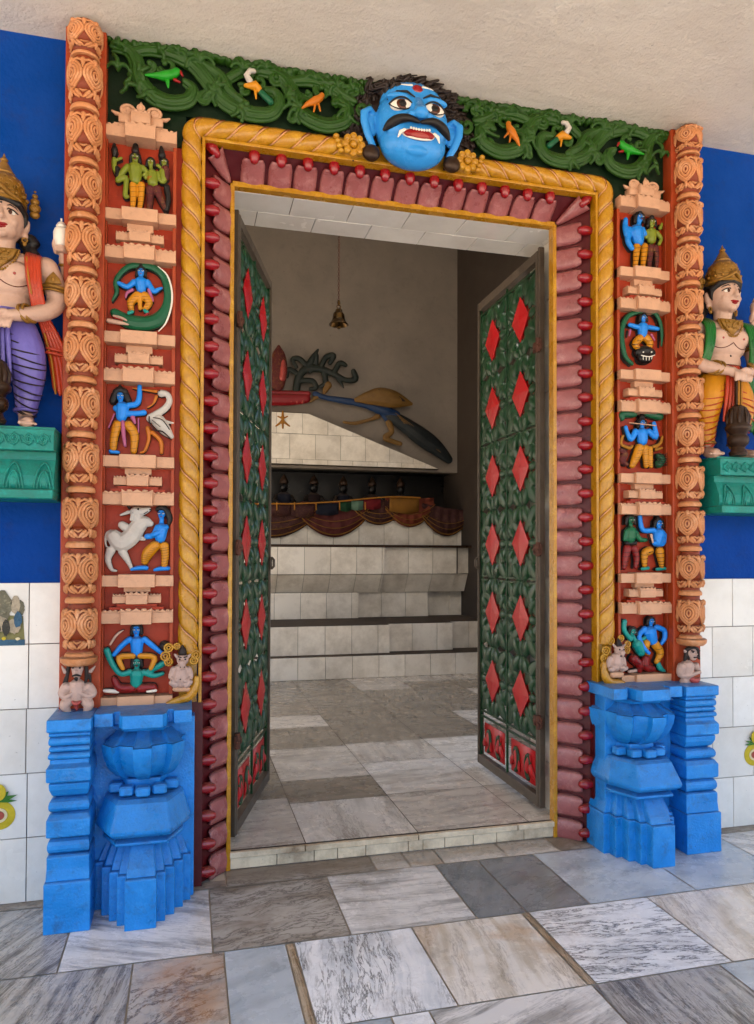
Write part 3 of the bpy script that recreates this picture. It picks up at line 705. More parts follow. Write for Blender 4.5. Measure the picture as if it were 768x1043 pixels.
# ------------------------------------------------------------------ doorway surround
dw = thing('doorway_surround', (XC, -.01, 0), 'doorway surround with gold rope border and rows of pink petals with red beads', 'doorway')
RU = .815           # rope centre line from the middle
RZ = 2.660
RR = .0315
YR = -.036
b = B()
for s in (-1, 1):
    x = XC+s*RU; b.box(x-.030, x+.030, -.028, -.003, .64, RZ-.01)
b.box(XC-RU+.03, XC+RU-.03, -.028, -.003, RZ-.033, RZ+.031)
b.out('rope_bed', 'gold_paint', dw, smooth=False)
for s in (-1, 1):
    b = B(); b.box(XC+s*.764, XC+s*(.803 if s < 0 else .782), -.030, -.002, 0, .639); b.out('edge_board', 'trough_red', dw, smooth=False)
for s in (-1, 1):
    b = B(); x = XC+s*(RU-.040); b.box(x-.006, x+.006, -.046, -.003, 0.64, RZ-.034); b.out('gold_fillet', 'gold_paint', dw, smooth=False, bevel=.002)
b = B(); b.box(XC-RU+.046, XC+RU-.046, -.046, -.003, RZ-.046, RZ-.034); b.out('gold_fillet', 'gold_paint', dw, smooth=False, bevel=.002)
def rope2(path, hand, pitch=.077):
    P_ = [Vector((x, YR, z)) for x, z in path]; L = [0]
    for a_, c_ in zip(P_[:-1], P_[1:]): L.append(L[-1]+(c_-a_).length)
    tot = L[-1]; n = int(tot/.0055)
    def at(d):
        d = min(max(d, 0), tot)
        for i in range(len(L)-1):
            if d <= L[i+1]: return P_[i].lerp(P_[i+1], (d-L[i])/max(1e-9, L[i+1]-L[i]))
        return P_[-1]
    def fr(d):
        tg = (at(d+.014)-at(d-.014)); tg.normalize(); nr = Vector((0, -1, 0)); return at(d), nr, tg.cross(nr)
    K = 20; body = B(); rings = []
    for i in range(n+1):
        d = tot*i/n; p, nr, bi = fr(d); ring = []
        for k in range(K+1):
            th = lerp(-radians(120), radians(120), k/K); ph = (d/pitch+hand*th/radians(180)*1.05) % 1.0
            g = min(ph, 1-ph); q = .95-.22*math.exp(-(g/.07)**2)+.09*sin(pi*ph)
            ring.append(p+nr*(cos(th)*RR*q)+bi*(sin(th)*RR*q*1.07))
        rings.append(ring)
    body.loft(rings)
    cord = B(); groove = B(); j = -2
    while j*pitch < tot+2*pitch:
        pts = []
        for k in range(-7, 8):
            th = k/7*radians(85); d = (j-hand*th/radians(180)*1.05)*pitch
            if .004 < d < tot-.004:
                p, nr, bi = fr(d); pts.append(p+nr*(cos(th)*RR*.83)+bi*(sin(th)*RR*.89))
        if len(pts) > 3:
            cord.tube(pts, .0031, 5)
            tg = Vector((0, 0, .0052)); groove.tube([p_+tg*(1 if abs(path[1][0]-path[0][0]) < .001 else 1) for p_ in pts], .0026, 5)  # brown line offset from the cord, painted in as its shadow
        j += 1
    return body, cord, groove
rc = .035
def arc(cx, cz, r, a0, a1, n=7): return [(cx+r*cos(radians(lerp(a0, a1, i/n))), cz+r*sin(radians(lerp(a0, a1, i/n)))) for i in range(n+1)]
xl, xr = XC-RU, XC+RU
pl = [(xl, .80), (xl, RZ-rc)]+arc(xl+rc, RZ-rc, rc, 180, 90)+[(XC-.19, RZ)]
pr_ = [(xr, .80), (xr, RZ-rc)]+arc(xr-rc, RZ-rc, rc, 0, 90)+[(XC+.19, RZ)]
for path, hand in ((pl, 1), (pr_, -1)):
    bb, cc, gg = rope2(path, hand)
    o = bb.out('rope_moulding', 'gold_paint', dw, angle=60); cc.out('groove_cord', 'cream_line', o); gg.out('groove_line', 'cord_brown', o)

# petal band: outer edge (u=.77, y=0) to inner edge (u=.675, y=.095)
UO, UI, YO, YI = .768, .672, -.004, .092
ZI = DT+.004; ZO = ZI+.098
def band_pt(side, t, s, n):
    "side l/r/t; t along, s from outer 0 to inner 1, n outward"
    k = .7071
    du = lerp(UO, UI-(.020 if side == 'r' else 0), s); dy = lerp(YO, YI, s)
    if side == 't': return (t, dy-n*k, (ZI+.001)+(1-s)*.096-n*k*.6)
    sg = -1 if side == 'l' else 1
    return (XC+sg*(du-n*k*.6), dy-n*k, t)
def petal_mesh(side, t0, w, skew=0):
    b = B(); rows = 12; colsn = 12; top = []; bot = []
    for i in range(rows+1):
        rt_, rb = [], []
        for j in range(colsn+1):
            v = j/colsn; c = 2*v-1                       # across
            s_out = .20+.06*(1-abs(c)**2)+.05*max(0, abs(c)-.75)*4*.6              # notch round the bead
            s = lerp(1.0, s_out, i/rows); u = i/rows
            n = .010*(1-c**2)**.5 if abs(c) < 1 else 0
            n = .004+.017*math.sqrt(max(0, 1-c*c))+.016*max(0, (u-.45)/.55)**1.6*(.6+.4*c*c)
            wv = w*.5*(.97-.20*u**9)
            rt_.append(band_pt(side, t0+c*wv+skew*(1-s), s, n)); rb.append(band_pt(side, t0+c*wv+skew*(1-s), s, n-.012 if u > .3 else -.002))
        top.append(rt_); bot.append(rb)
    m = colsn+1; o = len(b.v)
    for r in top: b.v += r
    o2 = len(b.v)
    for r in bot: b.v += r
    for i in range(rows):
        for j in range(colsn):
            b.f.append((o+i*m+j, o+i*m+j+1, o+(i+1)*m+j+1, o+(i+1)*m+j)); b.f.append((o2+i*m+j, o2+(i+1)*m+j, o2+(i+1)*m+j+1, o2+i*m+j+1))
    for i in range(rows):
        for j in (0, colsn):
            b.f.append((o+i*m+j, o+(i+1)*m+j, o2+(i+1)*m+j, o2+i*m+j))
    for j in range(colsn):
        for i in (0, rows): b.f.append((o+i*m+j, o2+i*m+j, o2+i*m+j+1, o+i*m+j+1))
    return b
def bead_mesh(side, t0):
    b = B(); pts = [band_pt(side, t0, s, n) for s, n in ((.00, .004), (.10, .014), (.18, .026), (.25, .036))]
    b.tube(pts, [.017, .020, .021, .016], 12); return b
for s in 'lrt':
    b = B()
    if s == 't': A_, Z_ = XC-UO, XC+UO
    else: A_, Z_ = 0.0, ZI+.098
    q = [band_pt(s, A_, 0, 0), band_pt(s, Z_, 0, 0), band_pt(s, Z_ if s != 't' else XC+UI, 1, -.004), band_pt(s, A_ if s != 't' else XC-UI, 1, -.004)]
    if s != 't': q[2] = band_pt(s, ZI, 1, -.004)
    back = [(x, .12, z) for x, y, z in q]
    b.add(q+back, [(0, 1, 2, 3), (4, 7, 6, 5), (0, 4, 5, 1), (1, 5, 6, 2), (2, 6, 7, 3), (3, 7, 4, 0)])
    b.out('splayed_reveal', 'trough_red', dw, smooth=False)
    # raised crimson fillet at the outer edge
    b = B()
    PT = .0978
    ts = [ZI-.046-PT*k for k in range(27)] if s != 't' else [XC+.0985*(k-6)-.004 for k in range(13)]
    for t_ in ts:
        if s != 't' and t_ < .03: continue
        pt = petal_mesh(s, t_+random.uniform(-.002, .002), PT*.93*random.uniform(.97, 1.02)).out('petal', 'pink', dw)
        bead_mesh(s, t_).out('bead', 'crimson', pt)
    # gold inner trim
for s in (-1, 1):
    b = B(); x = XC+s*(UI-.004-(.020 if s > 0 else 0)); b.box(x-.008, x+.008, .068, .108, .0, ZI+.002, .003); b.out('inner_trim', 'gold_paint', dw, smooth=False)
b = B(); b.box(XC-UI+.004, XC+UI-.024, .066, .106, ZI-.010, ZI+.010, .003); b.out('inner_trim', 'gold_paint', dw, smooth=False)
# corner petals
for sg in (-1, 1):
    b = B(); c0 = Vector((XC+sg*(UI+.004-(.02 if sg > 0 else 0)), .078, ZI+.004)); c1 = Vector((XC+sg*(UI+.062), .008, ZI+.062)); d = (c1-c0); sd_ = Vector((sg*.7, 0, -.7)); rows_ = []
    for i in range(9):
        u = i/8; p = c0+d*u; w = .005+.030*u**.8; lift = Vector((0, -.022*u*u-.006, 0))
        rows_.append([p+sd_*w*c+lift+Vector((0, -.010*(1-c*c), 0))+d*(-.16*(1-abs(c))*(u > .9)) for c in (-1, -.6, -.2, .2, .6, 1)]+[p+sd_*w*c+lift+Vector((0, .008, 0)) for c in (1, 0, -1)])
    b.loft(rows_); pt = b.out('petal', 'pink', dw)
    b = B(); b.tube([(XC+sg*(UO-.012), -.01, ZO-.012), (XC+sg*(UO-.03), -.018, ZO-.03), (XC+sg*(UO-.040), -.012, ZO-.042)], [.018, .02, .014], 12); b.out('bead', 'crimson', pt)
# flower knots where the rope meets the head
for sg in (-1, 1):
    cx, cz = XC+sg*.222-.02, RZ-.004; b = B()
    for k in range(8):
        a = 2*pi*k/8; b.ell((cx+.031*cos(a), -.075, cz+.031*sin(a)), (.014, .012, .014))
        b.torus((cx+.031*cos(a), -.083, cz+.031*sin(a)), .009, .003, rot=(pi/2, 0, 0))
    b.torus((cx, -.075, cz), .022, .008, rot=(pi/2, 0, 0)); b.ell((cx, -.08, cz), (.014, .014, .014))
    for k in range(4): b.ell((cx+sg*.045+sg*.006*k, -.07, cz-.025+.017*k), (.012, .012, .010))
    b.ell((cx, -.04, cz), (.04, .03, .04)); b.out('flower_knot', 'gold_paint', dw)

# ------------------------------------------------------------------ statue ledges
def ledge(x0, x1, label):
    t = thing('statue_ledge', ((x0+x1)/2, -.1, 1.33), label, 'ledge', 'turquoise ledges carrying the statues')
    b = B(); b.box(x0, x1, -.170, -.003, 1.545, 1.555, .002); b.out('top_slab', 'teal', t, smooth=False)
    b = B(); b.box(x0, x1, -.188, -.003, 1.478, 1.5445, .003)
    b.out('carved_band', 'teal', t, smooth=False)
    b = B(); x = x0+.03; k = 0
    while x < x1-.02:
        for i in range(2):
            s = 1 if (k+i) % 2 else -1; pts = [(x+s*.016*(1-q/14)*cos(q*.62), -.190, 1.512+s*.018*(1-q/14)*sin(q*.62)) for q in range(12)]
            b.tube(pts, .0036, 5)
            b.tube([(x-.02, -.190, 1.500+.024*i), (x, -.191, 1.530-.036*i), (x+.02, -.190, 1.505+.02*i)], [.002, .004, .002], 5)
        x += .042; k += 1
    b.out('scroll_carving', 'teal', t)
    b = B(); b.box(x0, x1, -.150, -.003, 1.452, 1.4775); b.out('neck', 'teal', t, smooth=False)
    prof = [(-.003, 1.356), (-.175, 1.356), (-.180, 1.37), (-.178, 1.40), (-.165, 1.43), (-.155, 1.452), (-.003, 1.452)]
    b = B(); b.loft([[(x, y, z) for y, z in prof] for x in (x0, x1)]); b.out('lotus_band', 'teal', t, smooth=False)
    b = B(); x = x0+.045; k = 0
    while x < x1:
        for j, (ww, hh) in enumerate(((.036, .082), (.024, .056), (.012, .034))):
            pts = []
            for i in range(13):
                q = -1+2*i/12; xx = x+ww*sin(q*pi/2)*(1 if True else 0)*(abs(cos(q*pi/2))**.3 if abs(q) < .9 else .6)
                z = 1.360+hh*(1-abs(q)**1.6); yy = -.180 if z < 1.40 else lerp(-.180, -.158, (z-1.40)/.05)
                pts.append((x+ww*q*(1.15-.35*abs(q)), yy-.003, z))
            b.tube(pts, [.0022+.0016*sin(pi*i/12) for i in range(13)], 5)
        b.ell((x, -.172, 1.385), (.022, .014, .03))
        x += .088
    b.out('lotus_carving', 'teal', t)
    b = B(); b.box(x0, x1, -.196, -.003, 1.326, 1.3555, .005); b.out('bottom_moulding', 'teal', t, smooth=False)
    return t
ledge(-1.1, -.410, 'turquoise carved ledge under the left statue')
ledge(2.058, 2.80, 'turquoise carved ledge under the right statue')

# ------------------------------------------------------------------ green scroll frieze and the blue head
fz = thing('scroll_frieze', (XC, -.02, 2.7), 'carved dark green leaf scroll frieze with painted birds above the doorway', 'frieze')
b = B()
b.box(XC-1.098, XC-.10, -.030, -.003, RZ+.036, ZC-.002)
b.box(XC+.10, XC+1.098, -.030, -.003, RZ+.036, ZC-.002)
b.box(XC-.10, XC+.10, -.030, -.003, RZ+.036, ZC-.002)
for s in (-1, 1):
    b.box(XC+s*.835, XC+s*1.098, -.0295, -.003, 2.585, RZ+.0355)
b.out('frieze_ground', 'deep_green', fz, smooth=False)
FY = -.052
def vine(b, pts, r0, r1, ribs=3, spread=.010, y=FY, n=6):
    "a ribbed acanthus ribbon: broad in the middle, tapering to its curled end"
    sp = spline(pts, n); m = len(sp); ribs += 2
    for k in range(ribs):
        off = (k-(ribs-1)/2)/((ribs-1)/2); q = []; rad = []
        for i, (x, z) in enumerate(sp):
            a_, c_ = sp[max(0, i-1)], sp[min(m-1, i+1)]; dx, dz = c_[0]-a_[0], c_[1]-a_[1]; L = math.hypot(dx, dz) or 1
            u = i/(m-1); hw = r0*1.75*(.35+.65*sin(pi*min(1, .12+.80*u))); w = off*hw
            q.append((x-dz/L*w, y-.012*(1-off*off)-.012*u, z+dx/L*w)); rad.append(hw/(ribs-1)*1.25+.001)
        b.tube(q, rad, 7, flat=1.1)
    x, z = sp[-1]; b.ell((x, y-.02, z), (r1*1.5, r1*1.2, r1*1.5))
def curl(b, cx, cz, R, a0, turns, s=1, r=.010, ball=.012, ribs=2, y=FY, k=.72):
    n = int(14*abs(turns))+6; pts = []
    for i in range(n+1):
        u = i/n; a = radians(a0)+s*2*pi*turns*u; rr = R*(1-k*u); pts.append((cx+rr*cos(a), cz+rr*sin(a)))
    m = len(pts)
    for q in range(ribs):
        w = (q-(ribs-1)/2)*.013
        b.tube([(cx+(x-cx)*(1+w/R*.9), y-.016*i/m-.004, cz+(z-cz)*(1+w/R*.9)) for i, (x, z) in enumerate(pts)], [lerp(r, r*.55, i/m) for i in range(m)], 7)
    x, z = pts[-1]; b.ell((x, y-.018, z), (ball, ball*.9, ball))
def fan(b, x, z, ang, L, n=5, spread=55, bend=40, r=.008, y=FY):
    for i in range(n):
        q = (i/(n-1)-.5) if n > 1 else 0; a = radians(ang+q*spread); l = L*(1-.35*abs(q)*2*.8)*random.uniform(.9, 1.08); pts = []
        for j in range(9):
            u = j/8; aa = a+radians(bend)*u*u*(1 if q >= 0 else -1)*(.4+abs(q)*2)
            pts.append((x+l*u*cos(aa), y-.012-.012*sin(pi*u), z+l*u*sin(aa)))
        b.tube(pts, [r*(.5+.75*sin(pi*min(1, .2+.65*j/8))) for j in range(9)], 6)
        b.ell(pts[-1], (r*1.15, r, r*1.15), u=8, v=6)
def frieze_half(s):
    "s=-1 left, 1 right; authored for the left in image-like coordinates and mirrored for the right"
    def X(u): return XC+s*u
    b = B()
    def M(pts): return [(X(u), z) for u, z in pts]
    # outer scroll (farthest from the middle)
    c1 = (.90, 2.800); c2 = (.60, 2.795); c3 = (.36, 2.80)
    vine(b, M([(1.08, 2.885), (1.03, 2.88), (1.00, 2.84), (.99, 2.78), (.95, 2.735), (.89, 2.718), (.83, 2.735), (.815, 2.775), (.84, 2.795)]), .013, .007)
    vine(b, M([(1.03, 2.87), (.96, 2.895), (.88, 2.89), (.81, 2.865), (.765, 2.82), (.72, 2.765), (.67, 2.735), (.60, 2.722), (.54, 2.735), (.515, 2.78), (.53, 2.81), (.56, 2.81)]), .014, .007, 4)
    vine(b, M([(.80, 2.885), (.72, 2.84), (.69, 2.79), (.63, 2.75)]), .010, .008, 3)
    vine(b, M([(.69, 2.84), (.64, 2.875), (.57, 2.888), (.50, 2.87), (.465, 2.82), (.44, 2.765), (.40, 2.735), (.34, 2.722), (.275, 2.745), (.262, 2.79), (.29, 2.815), (.315, 2.80)]), .014, .007, 4)
    vine(b, M([(.47, 2.865), (.40, 2.88), (.33, 2.87), (.28, 2.84), (.235, 2.82)]), .012, .006, 3)
    vine(b, M([(.52, 2.885), (.47, 2.84), (.455, 2.79), (.42, 2.745)]), .009, .008, 3)
    # leaf lobes along the curves
    for u, z, a, L, n, sp in ((1.0, 2.80, 160, .06, 3, 60), (.97, 2.74, 235, .05, 3, 60), (.93, 2.885, 150, .05, 3, 70), (.865, 2.89, 120, .05, 4, 90), (.79, 2.87, 75, .07, 5, 80),
                              (.745, 2.80, 200, .06, 4, 70), (.73, 2.77, 10, .06, 4, 70), (.66, 2.735, 210, .055, 4, 70), (.645, 2.87, 110, .06, 4, 80), (.56, 2.885, 80, .05, 4, 90),
                              (.49, 2.80, 180, .06, 4, 80), (.50, 2.86, 60, .06, 4, 70), (.43, 2.76, 20, .07, 5, 80), (.40, 2.735, 230, .05, 3, 60), (.385, 2.875, 100, .05, 4, 90),
                              (.30, 2.86, 60, .055, 4, 90), (.25, 2.80, 330, .09, 5, 60), (.27, 2.73, 10, .08, 4, 50), (.24, 2.86, 40, .06, 4, 70), (1.06, 2.88, 100, .035, 3, 90), (.21, 2.76, 60, .07, 4, 60), (1.04, 2.76, 200, .05, 3, 60), (1.06, 2.80, 90, .06, 3, 50)):
        if n < 5 and (int(u*1000)+int(z*1000)) % 3 == 0: continue
        fan(b, X(u), z, a if s > 0 else 180-a, L*.95, n, sp, r=.0065)
    # small balled curls
    for u, z, R, a0, tn, sg in ((.90, 2.845, .030, 200, .9, 1), (.955, 2.835, .022, 190, .8, 1), (.985, 2.70+.06, .020, 30, .8, -1), (.77, 2.748, .026, 60, 1.0, 1), (.585, 2.84, .028, 160, .9, 1), (.64, 2.80, .022, 120, .9, -1),
                                (.355, 2.845, .028, 140, .95, 1), (.41, 2.82, .020, 170, .8, 1), (.235, 2.865, .032, 0, 1.1, 1), (.205, 2.80, .030, 40, 1.1, -1), (.46, 2.725, .018, 60, .9, 1), (.53, 2.86, .020, 0, .9, -1), (.30, 2.745, .018, 0, .9, 1)):
        curl(b, X(u), z, R, a0 if s < 0 else 180-a0, tn, sg*(-s), .008, .010)
    # ragged leafy top edge against the ceiling
    u = 1.09
    while u > .14:
        b.ell((X(u), FY+.004, ZC-.012+random.uniform(-.006, .004)), (random.uniform(.012, .024), .024, random.uniform(.010, .020)), rot=(0, random.uniform(-.6, .6), 0), u=9, v=6)
        u -= random.uniform(.018, .032)
    b.v = [(x, y, min(z, ZC-.001)) for x, y, z in b.v]
    b.out('leaf_scroll', 'leaf_green', fz, voxel=.0022, relax=0)
for s in (-1, 1): frieze_half(s)
def bird(name, parts, s, u, z, ang, sc=1.0):
    "parts: (material, [(x,z,r)...]) in a small local frame"
    first = None
    for mt, chains in parts:
        b = B()
        for ch in chains:
            q = []
            for (x, zz, r) in ch:
                a = radians(ang); x2 = (x*cos(a)-zz*sin(a))*sc; z2 = (x*sin(a)+zz*cos(a))*sc; q.append((XC+s*(u+x2), -.078-.004*sin(x*60), z+z2))
            if len(q) == 1: b.ell(q[0], tuple([ch[0][2]*sc]*3), u=10, v=7)
            else: b.tube(q, [c[2]*sc for c in ch], 8)
        o = b.out(name if first is None else 'feathers', mt, fz if first is None else first)
        first = first or o
for s in (-1, 1):
    bird('parrot', [('parrot_green', [[(.065, .004, .004), (.03, .0, .010), (0, .002, .018), (-.028, .014, .015), (-.04, .022, .014)], [(-.005, -.01, .009), (-.006, -.034, .004)]]), ('lip_red', [[(-.052, .020, .006), (-.058, .006, .003)], [(-.03, -.006, .006), (-.046, -.014, .004)]])], s, .905, 2.795, -6)
    bird('crane_bird', [('cloth_yellow', [[(.034, -.008, .007), (.0, 0, .017), (-.012, -.01, .014)], [(0, -.012, .006), (-.004, -.045, .003)]]), ('animal_white', [[(.018, .01, .012), (.03, .03, .011), (.018, .048, .010), (.004, .05, .008)]]), ('tail_green' if s < 0 else 'tail_green', [[(-.02, -.018, .011), (-.055, -.05, .012)]])], s, .60, 2.815, 0)
    bird('small_bird', [('beak_orange', [[(.05, -.022, .004), (.03, -.01, .009), (0, .004, .016), (-.022, .018, .012), (-.03, .028, .010)], [(0, -.006, .005), (.01, -.036, .003)], [(-.012, -.004, .005), (-.016, -.03, .003)]])], s, .385, 2.79, -8 if s < 0 else -30)

# the blue head over the lintel
hd = thing('blue_head', (.795, -.05, 2.6), 'blue face with black moustache, bulging eyes and fangs above the doorway', 'sculpture')
HX, HZ, HY = .80, 2.735, -.075
def H(x, z, y=0): return (HX+x, HY+y, HZ+z)
class HB(B):
    "built at a handy size, then grown to the head's real one"
    def out(s, *a, **k):
        s.v = [(HX+(x-HX)*1.40, HY+(y-HY)*1.0, HZ+.006+(z-HZ)*1.10) for x, y, z in s.v]
        s.v = [(x, y, min(z, ZC-.002)) for x, y, z in s.v]
        return B.out(s, *a, **k)
b = HB()
b.ell(H(0, .01), (.100, .095, .135)); b.ell(H(0, -.060, -.016), (.090, .076, .078)); b.ell(H(0, .085, .0), (.088, .080, .070))
for s in (-1, 1):
    b.ell(H(s*.048, -.032, -.055), (.036, .032, .036)); b.ell(H(s*.045, .072, -.066), (.040, .020, .014), rot=(0, s*.15, 0))
    b.tube([H(s*.014, .064, -.084), H(s*.042, .074, -.078), H(s*.074, .060, -.058)], [.004, .006, .004], 8)
    b.tube([H(s*.100, .035, .01), H(s*.118, .045, -.012), H(s*.132, .030, -.016), H(s*.132, .0, -.014), H(s*.120, -.04, -.008), H(s*.106, -.072, .0)], [.010, .011, .012, .011, .011, .010], 9)
    b.tube([H(s*.104, .025, .004), H(s*.114, .0, -.002), H(s*.108, -.03, .0)], [.012, .012, .01], 8)
    b.ell(H(s*.021, -.004, -.106), (.014, .016, .012)); b.ell(H(s*.118, .0, .0), (.016, .008, .042))
b.tube([H(0, .055, -.082), H(0, .02, -.108), H(0, -.002, -.122)], [.013, .015, .020], 10)
b.ell(H(0, -.100, -.062), (.034, .024, .020))
b.ell(H(0, -.052, -.075), (.050, .024, .034))
face_o = b.out('face', 'face_blue', hd, voxel=.0028, relax=5)
for s in (-1, 1):
    ey = HB(); ey.ell(H(s*.045, .036, -.078), (.030, .015, .021), rot=(0, s*.12, s*.25)); e = ey.out('eye', 'white_paint', hd)
    ey = HB(); ey.ell(H(s*.043, .036, -.088), (.0165, .006, .0172)); ey.out('iris', 'eye_brown', e)
    ey = HB(); ey.ell(H(s*.043, .036, -.0925), (.0100, .0045, .0105)); ey.out('pupil', 'hair_black', e)
    ey = HB(); up_, dn = [], []
    for i in range(11):
        q = -1+2*i/10; x = s*.045+.031*q; yy = -.0935+.010*q*q-s*q*.006*0; up_.append(H(x, .036+.020*(1-q*q)+.002, yy+.012*(abs(x)-.03)/.03*.5)); dn.append(H(x, .036-.019*(1-q*q), yy+.012*(abs(x)-.03)/.03*.5))
    ey.tube(up_, .0028, 6); ey.tube(dn, .0020, 6); ey.out('eyelid_line', 'hair_black', e)
    br = HB(); br.tube([H(s*.012, .062, -.095), H(s*.032, .079, -.090), H(s*.056, .080, -.080), H(s*.078, .060, -.060)], [.002, .0042, .0038, .002], 7); br.out('eyebrow', 'hair_black', hd)
    ms = HB(); sp = spline([(s*.005, -.027, -.110, .006), (s*.03, -.018, -.107, .012), (s*.055, -.020, -.095, .0145), (s*.074, -.033, -.082, .013), (s*.088, -.048, -.068, .005)], 5)
    ms.tube([H(p[0], p[1], p[2]) for p in sp], [p[3] for p in sp], 9); ms.out('moustache', 'hair_black', hd)
    bb = HB(); bb.ell(H(s*.112, -.100, -.008), (.024, .022, .028)); bb.torus(H(s*.114, -.070, .0), .012, .005, rot=(pi/2, 0, 0)); bb.out('earring', 'bronze', hd)
mo = HB(); pts = []
for i in range(25):
    a = 2*pi*i/24; pts.append(H(.043*cos(a), -.062+.019*sin(a)*(1 if sin(a) < 0 else .55)+.008*cos(a)**2, -.104+.020*cos(a)**2))
mo.tube(pts, .0038, 6); m_ = mo.out('lip_outline', 'white_paint', hd)
mo = HB(); mo.ell(H(0, -.062, -.096), (.041, .014, .017)); mo.out('mouth', 'lip_red', hd)
mo = HB(); mo.ell(H(0, -.070, -.106), (.024, .009, .009)); mo.out('tongue', 'tongue', hd)
mo = HB()
for i in range(8): mo.ell(H(-.025+.0071*i, -.0525+.0006*(i-3.5)**2*.3, -.110), (.0033, .003, .0050), u=8, v=6)
mo.out('teeth', 'white_paint', hd)
for s in (-1, 1):
    mo = HB(); mo.tube([H(s*.040, -.055, -.100), H(s*.050, -.062, -.098), H(s*.056, -.078, -.092)], [.005, .0055, .0015], 7); mo.out('fang', 'white_paint', hd)
mo = HB(); mo.ell(H(0, .100, -.074), (.015, .009, .0155)); mo.out('red_forehead_mark', 'crimson', hd)
for dz, mt in ((.012, 'white_paint'), (0, 'gold_paint'), (-.012, 'white_paint')):
    mo = HB(); mo.tube([H(-.050, .106+dz, -.052), H(-.030, .102+dz, -.066), H(-.015, .100+dz, -.0735)], .0036, 6); mo.tube([H(.050, .106+dz, -.052), H(.030, .102+dz, -.066), H(.015, .100+dz, -.0735)], .0036, 6); mo.out('forehead_band', mt, hd)
hr = HB(); random.seed(3)
hr.ell(H(0, .06, .045), (.135, .05, .09))
for k in range(420):                      # short wavy locks fanned round the face
    a = radians(random.uniform(-28, 208)); up_ = max(0, sin(a)); r0_ = random.uniform(.088, .120) if k % 2 else random.uniform(.112, .148); L_ = random.uniform(.022, .042); yb = random.uniform(-.005, .045)-.050*up_*(r0_ < .112)
    if abs(cos(a)) > .72: yb = random.uniform(.022, .05)
   
    ph = random.uniform(0, 6); pts = []
    for i in range(7):
        u = i/6; rr = r0_+L_*u; aa = a+.10*sin(ph+u*5.5); z_ = .020+rr*sin(aa)*1.06; z_ = min(z_, .158-random.uniform(0, .004))
        pts.append(H(rr*cos(aa)*1.10, z_, yb+.012*sin(ph+u*6)-.010*u*(1-u)))
    hr.tube(pts, [.0052, .0058, .006, .0058, .005, .004, .0026], 6)
for s in (-1, 1):
    for k in range(110):
        x = random.uniform(.11, .178); z_ = random.uniform(-.085, .05); ph = random.uniform(0, 6)
        hr.tube([H(s*(x+.006*sin(ph+i)), z_+.03-.012*i, random.uniform(.030, .05)) for i in range(6)], [.006, .0062, .006, .0058, .005, .003], 6)
hr.out('curly_hair', 'hair_brown', hd)

# ------------------------------------------------------------------ small painted reliefs in the niches
class Crop:
    "turns spots of an enlarged piece of the photograph into points of the niche plane"
    def __init__(s, x0, y0, k, Y=-.045): s.x0, s.y0, s.k, s.Y = x0, y0, k, Y
    def pt(s, x, y): return wallpt(s.x0+x/s.k, s.y0+y/s.k, s.Y)
    def scale(s, x, y):
        a = s.pt(x, y); c = s.pt(x, y+10); return math.hypot(a[0]-c[0], a[1]-c[1])/10
def chain_geo(b, C, chains, grow=0, flat=1.0, dy=0, rmax=None):
    for ch in chains:
        k = C.scale(ch[0][0], ch[0][1]); pts = []; rr = []
        for p in ch:
            x, z = C.pt(p[0], p[1]); d = p[3] if len(p) > 3 else 0
            pts.append((x, C.Y+dy-d*k, z)); rr.append((p[2]+grow)*k)
        if len(pts) == 1: b.ell(pts[0], (rr[0], rr[0]*flat, rr[0]), u=14, v=9)
        else:
            # refine so bends stay round
            q = spline([tuple(list(a)+[r]) for a, r in zip(pts, rr)], 4)
            b.tube([p[:3] for p in q], [max(p[3], .0012) for p in q], 10, flat=flat)
def relief_thing(name, C, label, cat, centre, group='painted reliefs in the niches'):
    x, z = C.pt(*centre); t = thing(name, (x, -.03, z), label, cat, group); return t
VOX = .0019
def outline(C, t, allchains):
    b = B(); chain_geo(b, C, allchains, grow=2.4*C.k/8.5, flat=.18, dy=.021); b.out('painted_outline', 'outline', t, voxel=.0022)
def part(C, name, mat, chains, parent, voxel=VOX, relax=1, flat=.9):
    if name in ('shawl', 'boots') and len(chains) > 1: return [part(C, name, mat, [c], parent, voxel, relax, flat) for c in chains][0]
    b = B(); chain_geo(b, C, chains, flat=flat); return b.out(name, mat, parent, voxel=voxel, relax=relax)
def folds(C, parent, legs, n=5, mat='outline', r=1.3):
    b = B()
    for ch in legs:
        k = C.scale(ch[0][0], ch[0][1]); q = spline([tuple(p[:3]) for p in ch], 8)
        for i in range(1, n+1):
            p = q[min(len(q)-1, int(i*len(q)/(n+1)))]; x, z = C.pt(p[0], p[1]); R = p[2]*k; pts = []
            for j in range(9):
                a = radians(-80+160*j/8); pts.append((x+R*sin(a), C.Y-R*.93*cos(a), z-R*.25*cos(a)+R*.15*sin(a)))
            b.tube(pts, r*k, 5)
    if b.v: b.out('painted_folds', mat, parent)
